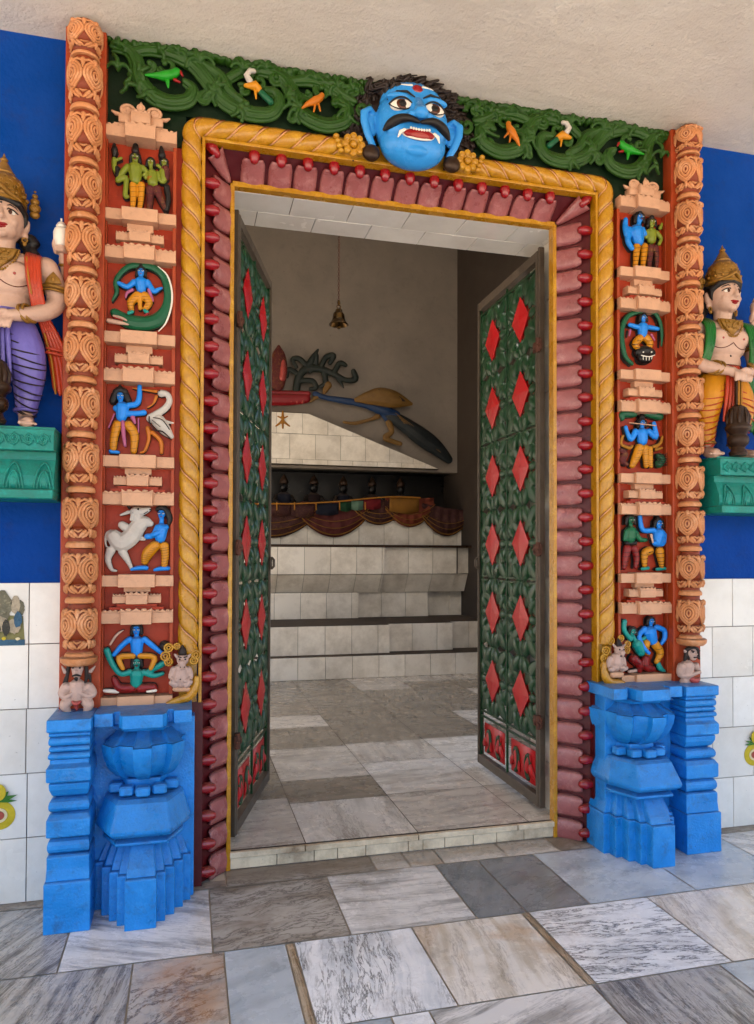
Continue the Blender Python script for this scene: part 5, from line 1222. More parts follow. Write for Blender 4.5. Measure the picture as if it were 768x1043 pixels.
# ------------------------------------------------------------------ the two large painted statues
def statue(cx, label, trousers, shawl, sash, turn, lift=0, conch='white_paint', halfside=1, lower='dhoti'):
    "a crowned figure about 0.85 m tall, both hands on an upright mace; origin at the feet"
    zf = 1.556; Y0 = -.085
    t = thing('crowned_statue', (cx, Y0, zf), label, 'statue', 'painted statues on the ledges')
    def Q(x, y, z): return (cx+x, Y0+y, zf+z)
    def T(b, chain, seg=14, flat=1):
        q = spline(chain, 5); b.tube([Q(*p[:3]) for p in q], [p[3] for p in q], seg, flat)
    class SB(B):
        "turns everything of the head about the neck"
        def out(s_, *a, **k):
            r = []
            for x, y, z in s_.v:
                lz = z-zf; w = min(1, max(0, (lz-.540)/.030)) if abs(x-cx) < .118 else 0; an = turn*w
                dx, dy = x-cx, y-Y0; r.append((cx+dx*cos(an)-dy*sin(an), Y0+dx*sin(an)+dy*cos(an), z))
            s_.v = r; return B.out(s_, *a, **k)
    ang_ = turn
    # --- body
    b = SB()
    b.ell(Q(0, -.004, .445), (.100, .062, .072)); b.ell(Q(0, .002, .375), (.080, .056, .070)); b.ell(Q(0, 0, .505), (.115, .052, .038))
    for s in (-1, 1):
        b.ell(Q(s*.046, -.040, .462), (.042, .030, .038)); b.ell(Q(s*.122, 0, .498), (.038, .036, .038))
    T(b, [(0, .002, .50, .036), (0, -.004, .54, .034), (0*.006, -.010, .575, .036)])
    hx = 0*.010; hz = .632
    b.ell(Q(hx, -.014, hz), (.060, .062, .070)); b.ell(Q(hx+0*.004, -.034, hz-.030), (.045, .044, .040)); b.ell(Q(hx+0*.006, -.060, hz-.056), (.019, .016, .013))
    for s in (-1, 1): b.ell(Q(hx+s*.026+0*.004, -.052, hz-.018), (.020, .018, .018))
    nx = hx+0*.016
    T(b, [(nx-0*.002, -.068, hz+.018, .007), (nx, -.080, hz-.004, .009), (nx, -.084, hz-.014, .0105)], 10)
    for s in (-1, 1): b.ell(Q(nx+s*.009, -.074, hz-.015), (.006, .007, .005))
    b.ell(Q(nx-0*.002, -.070, hz-.036), (.018, .008, .006))
    for s in (-1, 1):
        b.ell(Q(hx+s*.062, .004, hz-.006), (.012, .012, .026), rot=(0, s*.2, 0)); b.ell(Q(hx+s*.060, .0, hz-.034), (.010, .009, .014))
        # front arms down to the mace
        T(b, [(s*.128, 0, .495, .034), (s*.150, .004, .440, .033), (s*.152, -.004, .390, .029), (s*.120, -.040, .352, .026), (s*.070, -.078, .330, .020), (s*.040, -.094, .322, .017)])
        b.ell(Q(s*.030, -.098, .318), (.020, .012, .020))
        # raised hind arms
        T(b, [(s*.120, .034, .480, .026), (s*.165, .042, .455, .024), (s*.180, .038, .490, .021), (s*.170, .024, .545, .016)])
        b.ell(Q(s*.168, .018, .572), (.018, .014, .024))
        for k in range(4):        # raised fingers round what they hold
            T(b, [(s*.184, .012-k*.002, .560+k*.012, .007), (s*.172, -.008, .562+k*.012, .007), (s*.156, -.004, .562+k*.012, .0065)], 8)
        T(b, [(s*.150, .010, .560, .008), (s*.146, -.004, .580, .0075), (s*.150, -.008, .595, .006)], 8)
    for k in range(4):            # fingers of the upper hand hanging over the lower
        x = -.028+k*.0125
        T(b, [(x, -.104, .322, .0075), (x-.002, -.116, .306, .0072), (x-.003, -.114, .288-abs(k-1.5)*.003, .0062)], 8)
        x = .010+k*.0125
        T(b, [(x, -.100, .312, .0072), (x-.003, -.110, .298, .0070), (x-.006, -.108, .284, .006)], 8)
    T(b, [(.030, -.104, .330, .009), (.008, -.112, .326, .008)], 8)
    for s in (-1, 1):             # ankles and feet
        T(b, [(s*.066, 0, .080, .026), (s*.070, -.002, .040, .022), (s*.074, -.014, .024, .023), (s*.082, -.050, .015, .020), (s*.086, -.072, .012, .018)])
        for k in range(5): T(b, [(s*(.070+.009*k), -.076+.004*k*(1 if s else 1), .011, .0082-k*.0006), (s*(.072+.010*k), -.094+.005*k, .008, .0070-k*.0006)], 8)
    b.ell(Q(0, -.050, .372), (.0, .0, .0)) if False else None
    body = b.out('body', 'skin_ivory', t, voxel=.0034, relax=2)
    # --- face paint
    for s in (-1, 1):
        ex = hx+0*.007+s*.024; e = SB(); e.ell(Q(ex, -.0640, hz+.006), (.0150, .0068, .0090), rot=(0, s*.1, s*.3)); eo = e.out('eye', 'white_paint', t)
        e = SB(); e.ell(Q(ex, -.0700, hz+.006), (.0064, .003, .0072)); e.out('iris', 'eye_brown', eo); e = SB(); e.ell(Q(ex, -.0725, hz+.006), (.0025, .002, .0028)); e.out('pupil', 'hair_black', eo)
        l = SB(); l.tube([Q(ex-s*.015, -.069, hz+.004), Q(ex-s*.004, -.0725, hz+.0155), Q(ex+s*.010, -.066, hz+.013), Q(ex+s*.020, -.056, hz+.007)], .0021, 6)
        l.tube([Q(ex-s*.012, -.067, hz+.003), Q(ex, -.0685, hz-.001), Q(ex+s*.012, -.061, hz+.003)], .0009, 5); l.out('eyelid_line', 'hair_black', eo)
        l = SB(); l.tube([Q(ex-s*.014, -.069, hz+.022), Q(ex, -.067, hz+.029), Q(ex+s*.014, -.058, hz+.025), Q(ex+s*.020, -.051, hz+.019)], [.0012, .0022, .002, .001], 6); l.out('eyebrow', 'hair_black', t)
        n = SB(); n.ell(Q(s*.047, -.0695, .455), (.0045, .003, .0045)); n.out('nipple', 'tongue', t)
    l = SB(); lx = nx-0*.003
    l.tube([Q(lx-.021, -.067, hz-.033), Q(lx-.010, -.078, hz-.0355), Q(lx, -.080, hz-.036), Q(lx+.010, -.078, hz-.0355), Q(lx+.021, -.067, hz-.033)], [.002, .0045, .0040, .0045, .002], 8)
    l.tube([Q(lx-.015, -.071, hz-.040), Q(lx, -.078, hz-.043), Q(lx+.015, -.071, hz-.040)], [.002, .0048, .002], 8); l.out('lips', 'lip_red', t)
    l = SB(); l.ell(Q(nx-0*.003, -.0745, hz+.030), (.003, .002, .003)); l.out('forehead_mark', 'hair_black', t)
    l = SB(); l.ell(Q(0, -.0515, .392), (.004, .003, .0045)); l.out('navel', 'outline', t)
    # chest line
    l = SB(); pts = [Q(x, -.066+abs(x)*.28-(.002), .440-.020*(1-((abs(x)-.046)/.046)**2)) for x in [-.09+.0075*i for i in range(25)]]
    l.tube(pts, .0016, 6); l.out('painted_chest_line', 'cloth_maroon', t)
    # --- hair
    hb = SB(); hb.ell(Q(hx, .014, hz+.010), (.069, .055, .070)); hb.tube([Q(hx-.060, -.018, hz+.020), Q(hx-.044, -.048, hz+.040), Q(hx, -.062, hz+.050), Q(hx+.044, -.048, hz+.040), Q(hx+.060, -.018, hz+.020)], .013, 8)
    for s in (-1, 1):
        hb.tube([Q(hx+s*.060, -.022, hz+.022), Q(hx+s*.062, -.018, hz+.0), Q(hx+s*.056, -.020, hz-.02)], [.010, .008, .003], 8)
        for k in range(7): hb.ell(Q(hx+s*(.072+.010*sin(k*2.1)), .030, hz-.030-.012*k), (.022, .018, .016))
    hb.out('hair', 'hair_black', t, voxel=.004, relax=1)
    # --- crown
    cb = SB(); cz = hz+.044
    cb.lathe([(.060, 0), (.066, .004), (.066, .012), (.061, .016), (.064, .022), (.064, .030), (.058, .034), (.060, .050), (.056, .066), (.048, .080), (.037, .092), (.030, .094), (.032, .100), (.026, .108), (.017, .124), (.009, .138), (.012, .143), (.005, .152), (.001, .163)], c=Q(hx, -.008, cz), seg=30)
    random.seed(5)
    for k in range(14):
        a = 2*pi*k/14; cb.ell(Q(hx+.064*cos(a), -.008+.064*sin(a), cz+.026), (.008, .008, .007), u=8, v=6)
        for r in range(3):
            rr = .062-.006*r; cb.torus(Q(hx+rr*cos(a+r*.2), -.008+rr*sin(a+r*.2), cz+.044+.014*r), .0058, .0020, rot=(pi/2, 0, a+pi/2), seg=8, sub=5)
    cb.tube([Q(hx-.052, -.050, cz+.006), Q(hx-.020, -.074, cz+.018), Q(hx+0*.004, -.078, cz+.034), Q(hx+.020, -.074, cz+.018), Q(hx+.052, -.050, cz+.006)], [.005, .007, .009, .007, .005], 8)
    for s in (-1, 1):
        for zz, r in ((-.006, .015), (.014, .018), (.034, .014), (.052, .009), (.066, .004)): cb.ell(Q(hx+s*.086, .014, cz+zz+.005), (r, r*.7, r*.85))
        cb.torus(Q(hx+s*.086, .002, cz+.016), .010, .003, rot=(pi/2, 0, 0))
    cb.out('crown', 'old_gold', t, angle=45)
    # --- ear pendants, necklace, armlets, bracelets
    for s in (-1, 1):
        j = SB(); j.torus(Q(hx+s*.060, -.010, hz-.050), .007, .0028, rot=(pi/2, 0, 0)); j.ell(Q(hx+s*.060, -.012, hz-.062), (.006, .006, .008)); j.out('earring', 'old_gold', t)
        for k, (p, nrm, R) in enumerate((((s*.088, -.064, .340), (0, s*1.15, 0), .0275), ((s*.076, -.072, .336), (0, s*1.15, 0), .0265))):
            j = SB(); j.torus(Q(*p), R, .0052, rot=(.45, s*1.15, 0), seg=22); j.torus(Q(p[0], p[1], p[2]), R*1.05, .003, rot=(.45, s*1.15, 0), seg=22); j.out('bracelet', 'old_gold', t)
        j = SB(); j.torus(Q(s*.150, .001, .438), .0385, .0060, rot=(0, s*.12, 0), seg=22); j.torus(Q(s*.150, .001, .427), .0385, .0035, rot=(0, s*.12, 0), seg=22)
        j.prism([(cx+s*.150+x, zf+.446+z) for x, z in ((-.024, 0), (.024, 0), (.018, .016), (0, .036), (-.018, .016))], Y0-.040, Y0-.030, .002); j.ell(Q(s*.150, -.041, .456), (.007, .004, .008)); j.out('armlet', 'old_gold', t)
        j = SB(); j.torus(Q(s*.176, .030, .528), .019, .005, rot=(.3, 0, 0), seg=18); j.out('bracelet', 'old_gold', t)
    nb = SB(); nb.prism([(cx+x, zf+z) for x, z in ((-.052, .532), (.052, .532), (.040, .505), (.018, .484), (0, .462), (-.018, .484), (-.040, .505))], Y0-.064, Y0-.020, .004)
    for k in range(22):
        a = pi*k/21; nb.ell(Q(.054*cos(pi+a), -.050-.014*sin(a), .530+.066*sin(pi+a)*(.7+.3*sin(a))), (.0048, .004, .0048), u=8, v=6)
    for k in range(16): nb.ell(Q(random.uniform(-.03, .03), -.066, random.uniform(.492, .526)), (.005, .003, .005), u=7, v=5)
    nb.out('necklace', 'old_gold', t)
    # --- lower garment
    g = SB(); g.ell(Q(0, .002, .330), (.088, .060, .040)); g.ell(Q(0, .002, .300), (.094, .062, .050))
    legc = []
    for s in (-1, 1):
        c = [(s*.045, 0, .300, .056), (s*.068, -.012, .240, .056), (s*.078, -.010, .180, .050), (s*.074, .002, .120, .041), (s*.070, .004, .070, .032), (s*.068, .004, .058, .029)]
        legc.append(c); T(g, c, 18)
    go = g.out('trousers' if lower == 'trousers' else 'dhoti', trousers, t, voxel=.0034, relax=2)
    fl_ = SB()
    for s, c in zip((-1, 1), legc):
        q = spline(c, 8)
        for i in range(2, len(q)-2, 3):
            p = q[i]; pts = []
            for j in range(15):
                a = radians(-100+200*j/14); R = p[3]*1.01; sag = .020*math.sin(radians(90+a*0))*1
                pts.append(Q(p[0]+R*sin(a), p[1]-R*cos(a), p[2]-.016*cos(a)+s*(-.018)*sin(a)*(1 if i % 2 else .6)))
            fl_.tube(pts, [.0009+.0016*sin(pi*j/14) for j in range(15)], 5)
    fl_.out('pleat_lines', 'outline' if lower == 'trousers' else 'cloth_orange', go)
    for s in (-1, 1):
        a_ = SB(); a_.torus(Q(s*.068, .003, .060), .030, .006, seg=22); a_.out('ankle_band', trousers if lower == 'trousers' else 'old_gold', go)
    # belt and front pleats
    bl = SB(); bl.torus(Q(0, 0, .352), .078, .0075, seg=30, sy=.72); bl.torus(Q(0, 0, .340), .082, .004, seg=30, sy=.72); bl.out('belt', 'cloth_maroon' if lower != 'trousers' else trousers, t)
    pl_ = SB()
    for k in range(5):
        x = -.024+.012*k; pl_.tube([Q(x, -.060, .348), Q(x*1.1, -.070, .315), Q(x*1.3, -.068, .25), Q(x*1.5, -.055, .14)], [.007, .008, .008, .005], 8)
    pl_.out('front_pleats', sash, t)
    # --- shawl over both shoulders, its ends falling at the sides
    sh = SB()
    for s in (-1, 1):
        for k in range(4):
            o = k*.010
            sh.tube([Q(p[0], p[1], p[2]) for p in spline([(s*(.062+o), .040, .535), (s*(.072+o), .004, .542-o*.3), (s*(.078+o), -.048, .510), (s*(.086+o*.9), -.062, .450), (s*(.094+o*.8), -.056, .400), (s*(.100+o*.9), -.036, .350)], 5)], .0088, 8)
        for k in range(5):
            o = k*.012
            sh.tube([Q(p[0], p[1], p[2]) for p in spline([(s*(.104+o*.4), -.020, .352), (s*(.120+o*.7), .010, .30), (s*(.138+o), .022, .22), (s*(.150+o*1.1), .026, .13-.01*k)], 5)], [.008]*5+[.0085]*5+[.009]*5+[.005], 8)
        for zz in (.245, .258): sh.tube([Q(s*.126, .006, zz), Q(s*.150, .004, zz-.004), Q(s*.180, .014, zz-.008)], .005, 7)
    sh.out('shawl', shawl, t)
    hm = SB()
    for s in (-1, 1):
        hm.tube([Q(s*.120, .0, .30), Q(s*.140, .010, .22), Q(s*.152, .014, .12)], .0035, 6)
        hm.tube([Q(s*.078, -.058, .510), Q(s*.086, -.071, .450), Q(s*.094, -.065, .400)], .0028, 6)
    hm.out('shawl_border', 'cloth_gold' if shawl == 'cloth_orange' else 'cloth_green', t)
    # --- mace standing on the ledge
    m = SB(); m.lathe([(.008, 0), (.030, .002), (.034, .012), (.026, .024), (.024, .034), (.036, .046), (.040, .060), (.038, .072), (.030, .080), (.034, .090), (.046, .100), (.047, .112), (.038, .124), (.036, .150), (.030, .176), (.030, .184), (.020, .190), (.012, .196), (.011, .30), (.013, .312)], c=Q(0, -.088, 0), seg=20)
    for k in range(8):
        a = 2*pi*k/8+.2; m.tube([Q(.037*cos(a), -.088+.037*sin(a), .124), Q(.038*cos(a), -.088+.038*sin(a), .15), Q(.028*cos(a), -.088+.028*sin(a), .182)], [.006, .009, .003], 7)
    m.out('mace', 'bronze', t, angle=50)
    m = SB()
    for dx in (-.006, .006): m.tube([Q(dx, -.100, .196), Q(dx, -.102, .285)], .004, 7)
    m.out('mace_handle_bands', 'cloth_gold', t)
    # --- what the raised hands hold
    for s in (-1, 1):
        m = SB(); m.lathe([(.004, 0), (.016, .004), (.023, .022), (.024, .044), (.020, .056), (.014, .060), (.016, .066), (.010, .076), (.003, .080), (.003, .090)], c=Q(s*.166, -.002, .572), seg=18)
        m.out('conch' if s == halfside else 'lotus_bud', conch if s == halfside else 'skin_ivory', t, angle=40)
    t.scale = (1.05, 1.05, 1.065)
    return t
statue(-.585, 'crowned pale statue in lilac trousers and orange shawl on the left turquoise ledge', 'cloth_lilac', 'cloth_orange', 'cloth_lilac', .12, lower='trousers')
statue(2.150, 'crowned pale statue in yellow dhoti and green shawl on the right turquoise ledge', 'cloth_yellow', 'cloth_green', 'cloth_orange', .02, halfside=-1)

# ------------------------------------------------------------------ metal gate leaves
def gate(hx, hy, ang, sgn, label):
    "hinge at hx,hy; leaf swings inwards by ang; authored along local +x, z up"
    t = thing('gate_leaf', (hx, hy, 0), label, 'gate', 'gate leaves of the doorway')
    Wd, z0, z1 = .70, .088, 2.465
    d = Vector((sgn*cos(radians(ang)), sin(radians(ang)), 0)); n = Vector((-d.y*sgn, d.x*sgn, 0))  # n points to the inner face
    base = Vector((hx, hy, 0))
    def L(u, w, z): return tuple(base+d*u+n*w+Vector((0, 0, z)))
    class GB(B):
        def out(s, *a, **k):
            s.v = [L(*v) for v in s.v]; return B.out(s, *a, **k)
    fw_ = .021
    for u0, u1, nm in ((0, fw_, 'stile'), (Wd-fw_*.6, Wd, 'stile')):
        b = GB(); b.box(u0, u1, -.016, .016, z0, z1); b.out(nm, 'gate_steel', t, smooth=False, bevel=.002)
    for za, zb in ((z0, z0+.045), (z1-.04, z1)):
        b = GB(); b.box(fw_+.0005, Wd-fw_*.6-.0005, -.015, .015, za, zb); b.out('rail', 'gate_steel', t, smooth=False, bevel=.002)
    # slotted angle on the hinge side
    b = GB(); b.box(-.018, -.001, -.014, .010, z0, z1+.01); b.out('hinge_post', 'gate_steel', t, smooth=False, bevel=.002)
    ua, ub = fw_, Wd-fw_*.6; um = (ua+ub)/2
    for u in (ua+.004, um, ub-.004):
        b = GB(); b.box(u-.004, u+.004, -.005, .005, z0+.045, z1-.04); b.out('green_bar', 'gate_green', t, smooth=False)
    # rows of cells
    rows_, z = [], z0+.045
    rows_.append((z, z+.20, 'curl')); z += .20
    H_ = (z1-.04-z-.06)/6
    zz = z+.03
    for k in range(6):
        rows_.append((zz, zz+H_, 'cell')); zz += H_
        if k in (1, 3): zz += .0
    for zr in (z, z+.028, z+.03+2*H_-.010, z+.03+2*H_+.010, z+.03+4*H_-.010, z+.03+4*H_+.010, z1-.068):
        b = GB(); b.box(ua, ub, -.005, .005, zr-.004, zr+.004); b.out('green_bar', 'gate_green', t, smooth=False)
    def leaf(b, p0, p1, w, bulge=.012, y=0.0):
        "a pointed, dished sheet leaf from p0 to p1"
        ax = (p1[0]-p0[0], p1[1]-p0[1]); l = math.hypot(*ax); ax = (ax[0]/l, ax[1]/l); pe = (-ax[1], ax[0]); rings = []
        for i in range(9):
            u = i/8; ww = w*sin(pi*min(1, .04+.92*u))**.8; ring = []
            for c in (-1, -.5, 0, .5, 1): ring.append((p0[0]+ax[0]*l*u+pe[0]*ww*c, y-bulge*sin(pi*u)*(1-.7*c*c)-.0012, p0[1]+ax[1]*l*u+pe[1]*ww*c))
            for c in (1, .5, 0, -.5, -1): ring.append((p0[0]+ax[0]*l*u+pe[0]*ww*c, y-bulge*sin(pi*u)*(1-.7*c*c)+.0012, p0[1]+ax[1]*l*u+pe[1]*ww*c))
            rings.append(ring)
        b.loft(rings)
    for za, zb, kind in rows_:
        for u0, u1 in ((ua+.008, um-.004), (um+.004, ub-.008)):
            uc_, zc_ = (u0+u1)/2, (za+zb)/2; w, h = (u1-u0)/2, (zb-za)/2
            if kind == 'cell':
                for side in (-1, 1):       # pressed on both faces of the leaf
                    b = GB(); dw_, dh = w*.56, h*.62
                    rr = []
                    for q, yy in ((1, .006), (1, .009), (.5, .013), (.06, .015)): rr.append([(uc_+dw_*q*cos(a), side*yy, zc_+dh*q*sin(a)) for a in (0, pi/2, pi, 3*pi/2)])
                    # each edge subdivided so it keeps a straight diamond outline
                    b.loft(rr); b.out('red_diamond', 'gate_red', t, smooth=False)
                b = GB()
                for sx in (-1, 1):
                    for sz in (-1, 1):
                        leaf(b, (uc_+sx*w*.98, zc_+sz*h*.96), (uc_+sx*w*.18, zc_+sz*h*.30), w*.25)
                        leaf(b, (uc_+sx*w*.99, zc_+sz*h*.10), (uc_+sx*w*.40, zc_+sz*h*.78), w*.20)
                        leaf(b, (uc_+sx*w*.06, zc_+sz*h*.99), (uc_+sx*w*.62, zc_+sz*h*.50), w*.23, .018)
                        leaf(b, (uc_+sx*w*.96, zc_+sz*h*.52), (uc_+sx*w*.45, zc_+sz*h*.16), w*.17, .016)
                    leaf(b, (uc_+sx*w*1.0, zc_), (uc_+sx*w*.42, zc_), w*.13)
                for sz in (-1, 1): leaf(b, (uc_, zc_+sz*h*1.0), (uc_, zc_+sz*h*.52), w*.16)
                b.tube([(uc_+w*.62*cos(2*pi*i/28), 0, zc_+h*.66*sin(2*pi*i/28)) for i in range(29)], .0055, 6)
                b.tube([(uc_+w*.96*cos(2*pi*i/28), 0, zc_+h*.96*sin(2*pi*i/28)) for i in range(29)], .004, 6)
                b.out('leaf_ornament', 'gate_green', t)
            else:
                b = GB()
                for s in (-1, 1):
                    pts = []
                    for i in range(18):
                        q = radians(-90+s*0)+i*.36; r = h*.62*(1-i/24); pts.append((uc_+s*w*.42-s*r*.55*cos(q), 0, zc_+r*sin(q)))
                    b.tube(pts, [.011-.004*i/18 for i in range(18)], 8)
                b.out('scroll_ornament', 'gate_green', t)
                b = GB(); b.box(uc_-w*.78, uc_+w*.78, .002, .006, zc_-h*.78, zc_+h*.72, .02)
                for s in (-1, 1):
                    leaf(b, (uc_+s*w*.16, zc_-h*.62), (uc_+s*w*.55, zc_+h*.45), w*.15, .01); leaf(b, (uc_+s*w*.82, zc_-h*.5), (uc_+s*w*.45, zc_+h*.1), w*.12)
                b.out('red_leaf_plate', 'gate_red', t)
    for zh in (.42, 1.15, 2.02):
        b = GB(); b.lathe([(.0, 0), (.011, .001), (.011, .028), (.008, .030), (.011, .032), (.011, .060), (.0, .061)], c=(-.020, -.022, zh), seg=12)
        b.box(-.045, .030, -.022, -.016, zh+.008, zh+.052); b.out('hinge', 'rust', t, angle=40)
        b = GB()
        for du in (-.038, .024): b.ell((du, -.0235, zh+.030), (.006, .004, .006), u=8, v=6)
        b.ell((-.002, -.028, zh+.03), (.012, .008, .016)); b.out('hinge_bolts', 'rust', t)
    b = GB(); b.tube([(Wd-.010, -.022, 1.09), (Wd-.010, -.032, 1.10), (Wd-.010, -.032, 1.13), (Wd-.010, -.022, 1.14)], .006, 8); b.box(Wd-.03, Wd+.012, -.020, -.016, 1.085, 1.145); b.out('latch', 'gate_steel', t)
    return t
gate(.172, .175, 73.5, 1, 'open green gate leaf with red diamonds on the left of the doorway')
gate(1.462, .185, 91.0, -1, 'open green gate leaf with red diamonds on the right of the doorway')

# ------------------------------------------------------------------ inside the room
bell = thing('hanging_bell', (.86, 2.0, 2.9), 'small dark brass bell hanging on a thin chain in the dim room', 'bell')
bx, bz = wallpt(345, 331, 2.0); by = 2.0
b = B(); b.lathe([(.001, .108), (.014, .106), (.022, .098), (.024, .085), (.034, .078), (.038, .066), (.041, .040), (.050, .020), (.062, .006), (.064, 0), (.060, -.002), (.046, .018), (.036, .040)], c=(bx, by, bz), seg=28); b.out('bell_body', 'brass', bell, angle=50)
b = B(); b.tube([(bx, by, bz+.05), (bx, by, bz-.006)], .004, 7); b.ell((bx, by, bz-.014), (.014, .014, .014)); b.out('clapper', 'brass', bell)
b = B(); b.torus((bx, by, bz+.118), .012, .0035, rot=(pi/2, 0, 0)); b.ell((bx, by, bz+.145), (.010, .010, .020)); b.out('hanger_ring', 'brass', bell)
b = B(); z = bz+.165; k = 0
while z < 4.70: b.torus((bx, by, z), .0085, .0026, rot=(pi/2, 0, (pi/2) if k % 2 else 0), seg=9, sub=4, sx=.7); z += .0155; k += 1
b.out('chain', 'rust', bell)

YG = 4.79
def rp(x, y, Y=YG): return wallpt(x, y, Y)
class Rel:
    "relief on the back wall from spots of the photograph, at its real depth"
    def __init__(s): s.b = B()
    def ch(s, pts, flat=.5, n=5, dy=0):
        q = []
        for (x, y, r) in pts: X_, Z_ = rp(x, y); q.append((X_, YG-dy, Z_, r*(YG+DIST)/F*1.02))
        if len(q) == 1: s.b.ell(q[0][:3], (q[0][3], q[0][3]*flat, q[0][3]))
        else:
            q = spline(q, n); s.b.tube([p[:3] for p in q], [max(.003, p[3]) for p in q], 10, flat=flat)
        return s
    def out(s, name, mat, par, voxel=.006): return s.b.out(name, mat, par, voxel=voxel, relax=1)
P('wing_brown', '#7a5a22', rough=.5, dirt=.4, fade=.6)
X_, Z_ = rp(400, 420)
pk = thing('peacock_relief', (X_, YG, Z_), 'painted peacock relief stretched along the sloping gable in the room', 'relief')
Rel().ch([(321, 401, 3.2), (332, 405, 2.8), (350, 408, 3.6), (372, 412, 4.2), (390, 418, 6), (404, 423, 5)]).ch([(388, 418, 4), (396, 430, 2.5)]).out('body', 'peacock_blue', pk)
Rel().ch([(330, 400, 2), (334, 392, 4.5)]).ch([(316, 409, 1.5), (324, 403, 2.5)]).out('crest', 'wing_brown', pk)
Rel().ch([(362, 408, 2.5), (374, 406, 7), (387, 405, 10), (402, 408, 9), (418, 412, 2)], .5, 5, .035).out('wing', 'wing_brown', pk)
r_ = Rel()
for k in range(4): r_.ch([(384+3*k, 398+1.5*k, .5), (395+3*k, 405, .7), (408+1*k, 410, .4)], 1, 5, .066)
r_.out('feather_lines', 'outline', pk, .004)
Rel().ch([(396, 423, 6), (410, 431, 8), (428, 444, 10), (443, 455, 9), (457, 468, 5)], .4).out('tail', 'peacock_tail', pk)
Rel().ch([(385, 424, 3), (378, 427, 2), (362, 431, 2), (350, 430, 1.5)]).ch([(396, 430, 4), (399, 440, 3), (392, 446, 3), (408, 452, 2.5)]).out('legs', 'wing_brown', pk)
r_ = Rel()
for k in range(5): r_.ch([(402+2*k, 421+2.5*k, .3), (422+2*k, 436+3*k, .35), (440+2*k, 451+2.5*k, .3)], 1, 5, .03)
r_.b.out('tail_lines', 'wing_brown', pk)
X_, Z_ = rp(335, 375)
fo = thing('scroll_leaf_relief', (X_, YG, Z_), 'dark curling leaf relief on the plaster above the peacock', 'relief')
r_ = Rel(); r_.ch([(302, 398, 4), (304, 385, 4), (312, 376, 4), (326, 376, 4), (340, 381, 3.5), (352, 387, 3), (362, 386, 3.5), (360, 378, 3)])
for p in ([(312, 376, 3), (318, 366, 3.5), (324, 356, 1.2)], [(316, 378, 3), (306, 366, 3), (298, 366, 2.6), (302, 374, 2)], [(326, 376, 3), (332, 364, 3), (340, 362, 3), (336, 370, 2.4)], [(340, 380, 3), (346, 370, 3), (352, 372, 2.5)], [(304, 388, 3), (318, 388, 3), (322, 395, 2.5), (316, 396, 2)], [(330, 380, 3), (332, 390, 3), (326, 394, 2)], [(344, 384, 3), (350, 395, 1)], [(302, 380, 3), (294, 376, 2.6), (292, 384, 2)], [(322, 372, 2.5), (322, 362, 3)]): r_.ch(p)
r_.out('leaf_scroll', 'dark_leaf', fo)
X_, Z_ = rp(290, 400)
lo = thing('lotus_shrine_relief', (X_, YG, Z_), 'red lotus seat with a small red arched figure, at the top of the tiled gable', 'relief')
Rel().ch([(262, 406, 6), (290, 407, 6.5), (312, 406, 5)], .7).ch([(262, 400, 3), (314, 401, 3)], .8).out('lotus_seat', 'lotus_red', lo)
Rel().ch([(283, 392, 7), (284, 378, 9), (284, 362, 7), (284, 353, 2)], .5).out('arch', 'cloth_maroon', lo)
Rel().ch([(287, 386, 4), (288, 376, 4), (288, 368, 2.6)], 1.6).out('small_figure', 'tongue', lo)
r_ = Rel()
for k in range(8): r_.ch([(266+6*k, 410, 1.8), (268+6*k, 403, .8)], 2.4)
r_.out('petal_carving', 'tongue', lo)
X_, Z_ = rp(288, 427, 4.78)
dc = thing('wall_ornament', (X_, 4.785, Z_), 'small gold ornament fixed to the tiled gable under the lotus seat', 'ornament')
r_ = Rel(); r_.ch([(288, 419, 1), (288, 426, 1.6), (288, 436, 1)]).ch([(281, 434, .9), (285, 431, 1.3), (288, 427, 1)]).ch([(295, 434, .9), (291, 431, 1.3), (288, 427, 1)]).ch([(283, 424, .8), (288, 426, 1), (293, 424, .8)]); r_.out('ornament_body', 'cloth_gold', dc, .005)

# draped idols in the recess, in deep shade
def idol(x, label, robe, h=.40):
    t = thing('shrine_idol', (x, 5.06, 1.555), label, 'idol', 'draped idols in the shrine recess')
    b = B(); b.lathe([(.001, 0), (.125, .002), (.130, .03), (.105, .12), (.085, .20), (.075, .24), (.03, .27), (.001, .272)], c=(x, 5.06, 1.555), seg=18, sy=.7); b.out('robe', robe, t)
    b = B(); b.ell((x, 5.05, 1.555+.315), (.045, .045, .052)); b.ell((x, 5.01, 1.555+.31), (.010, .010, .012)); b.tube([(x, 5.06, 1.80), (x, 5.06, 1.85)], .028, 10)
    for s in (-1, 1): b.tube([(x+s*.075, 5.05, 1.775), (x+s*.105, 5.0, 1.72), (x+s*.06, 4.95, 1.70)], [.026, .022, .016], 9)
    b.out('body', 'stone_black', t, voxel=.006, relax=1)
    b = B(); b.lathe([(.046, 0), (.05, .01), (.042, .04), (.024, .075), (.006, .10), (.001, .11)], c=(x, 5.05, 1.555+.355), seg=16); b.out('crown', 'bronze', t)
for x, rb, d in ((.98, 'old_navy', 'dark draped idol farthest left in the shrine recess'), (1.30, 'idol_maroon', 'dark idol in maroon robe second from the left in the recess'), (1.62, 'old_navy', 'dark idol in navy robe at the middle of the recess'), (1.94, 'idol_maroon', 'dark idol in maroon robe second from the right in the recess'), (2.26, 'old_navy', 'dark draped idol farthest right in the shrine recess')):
    idol(x, d, rb)
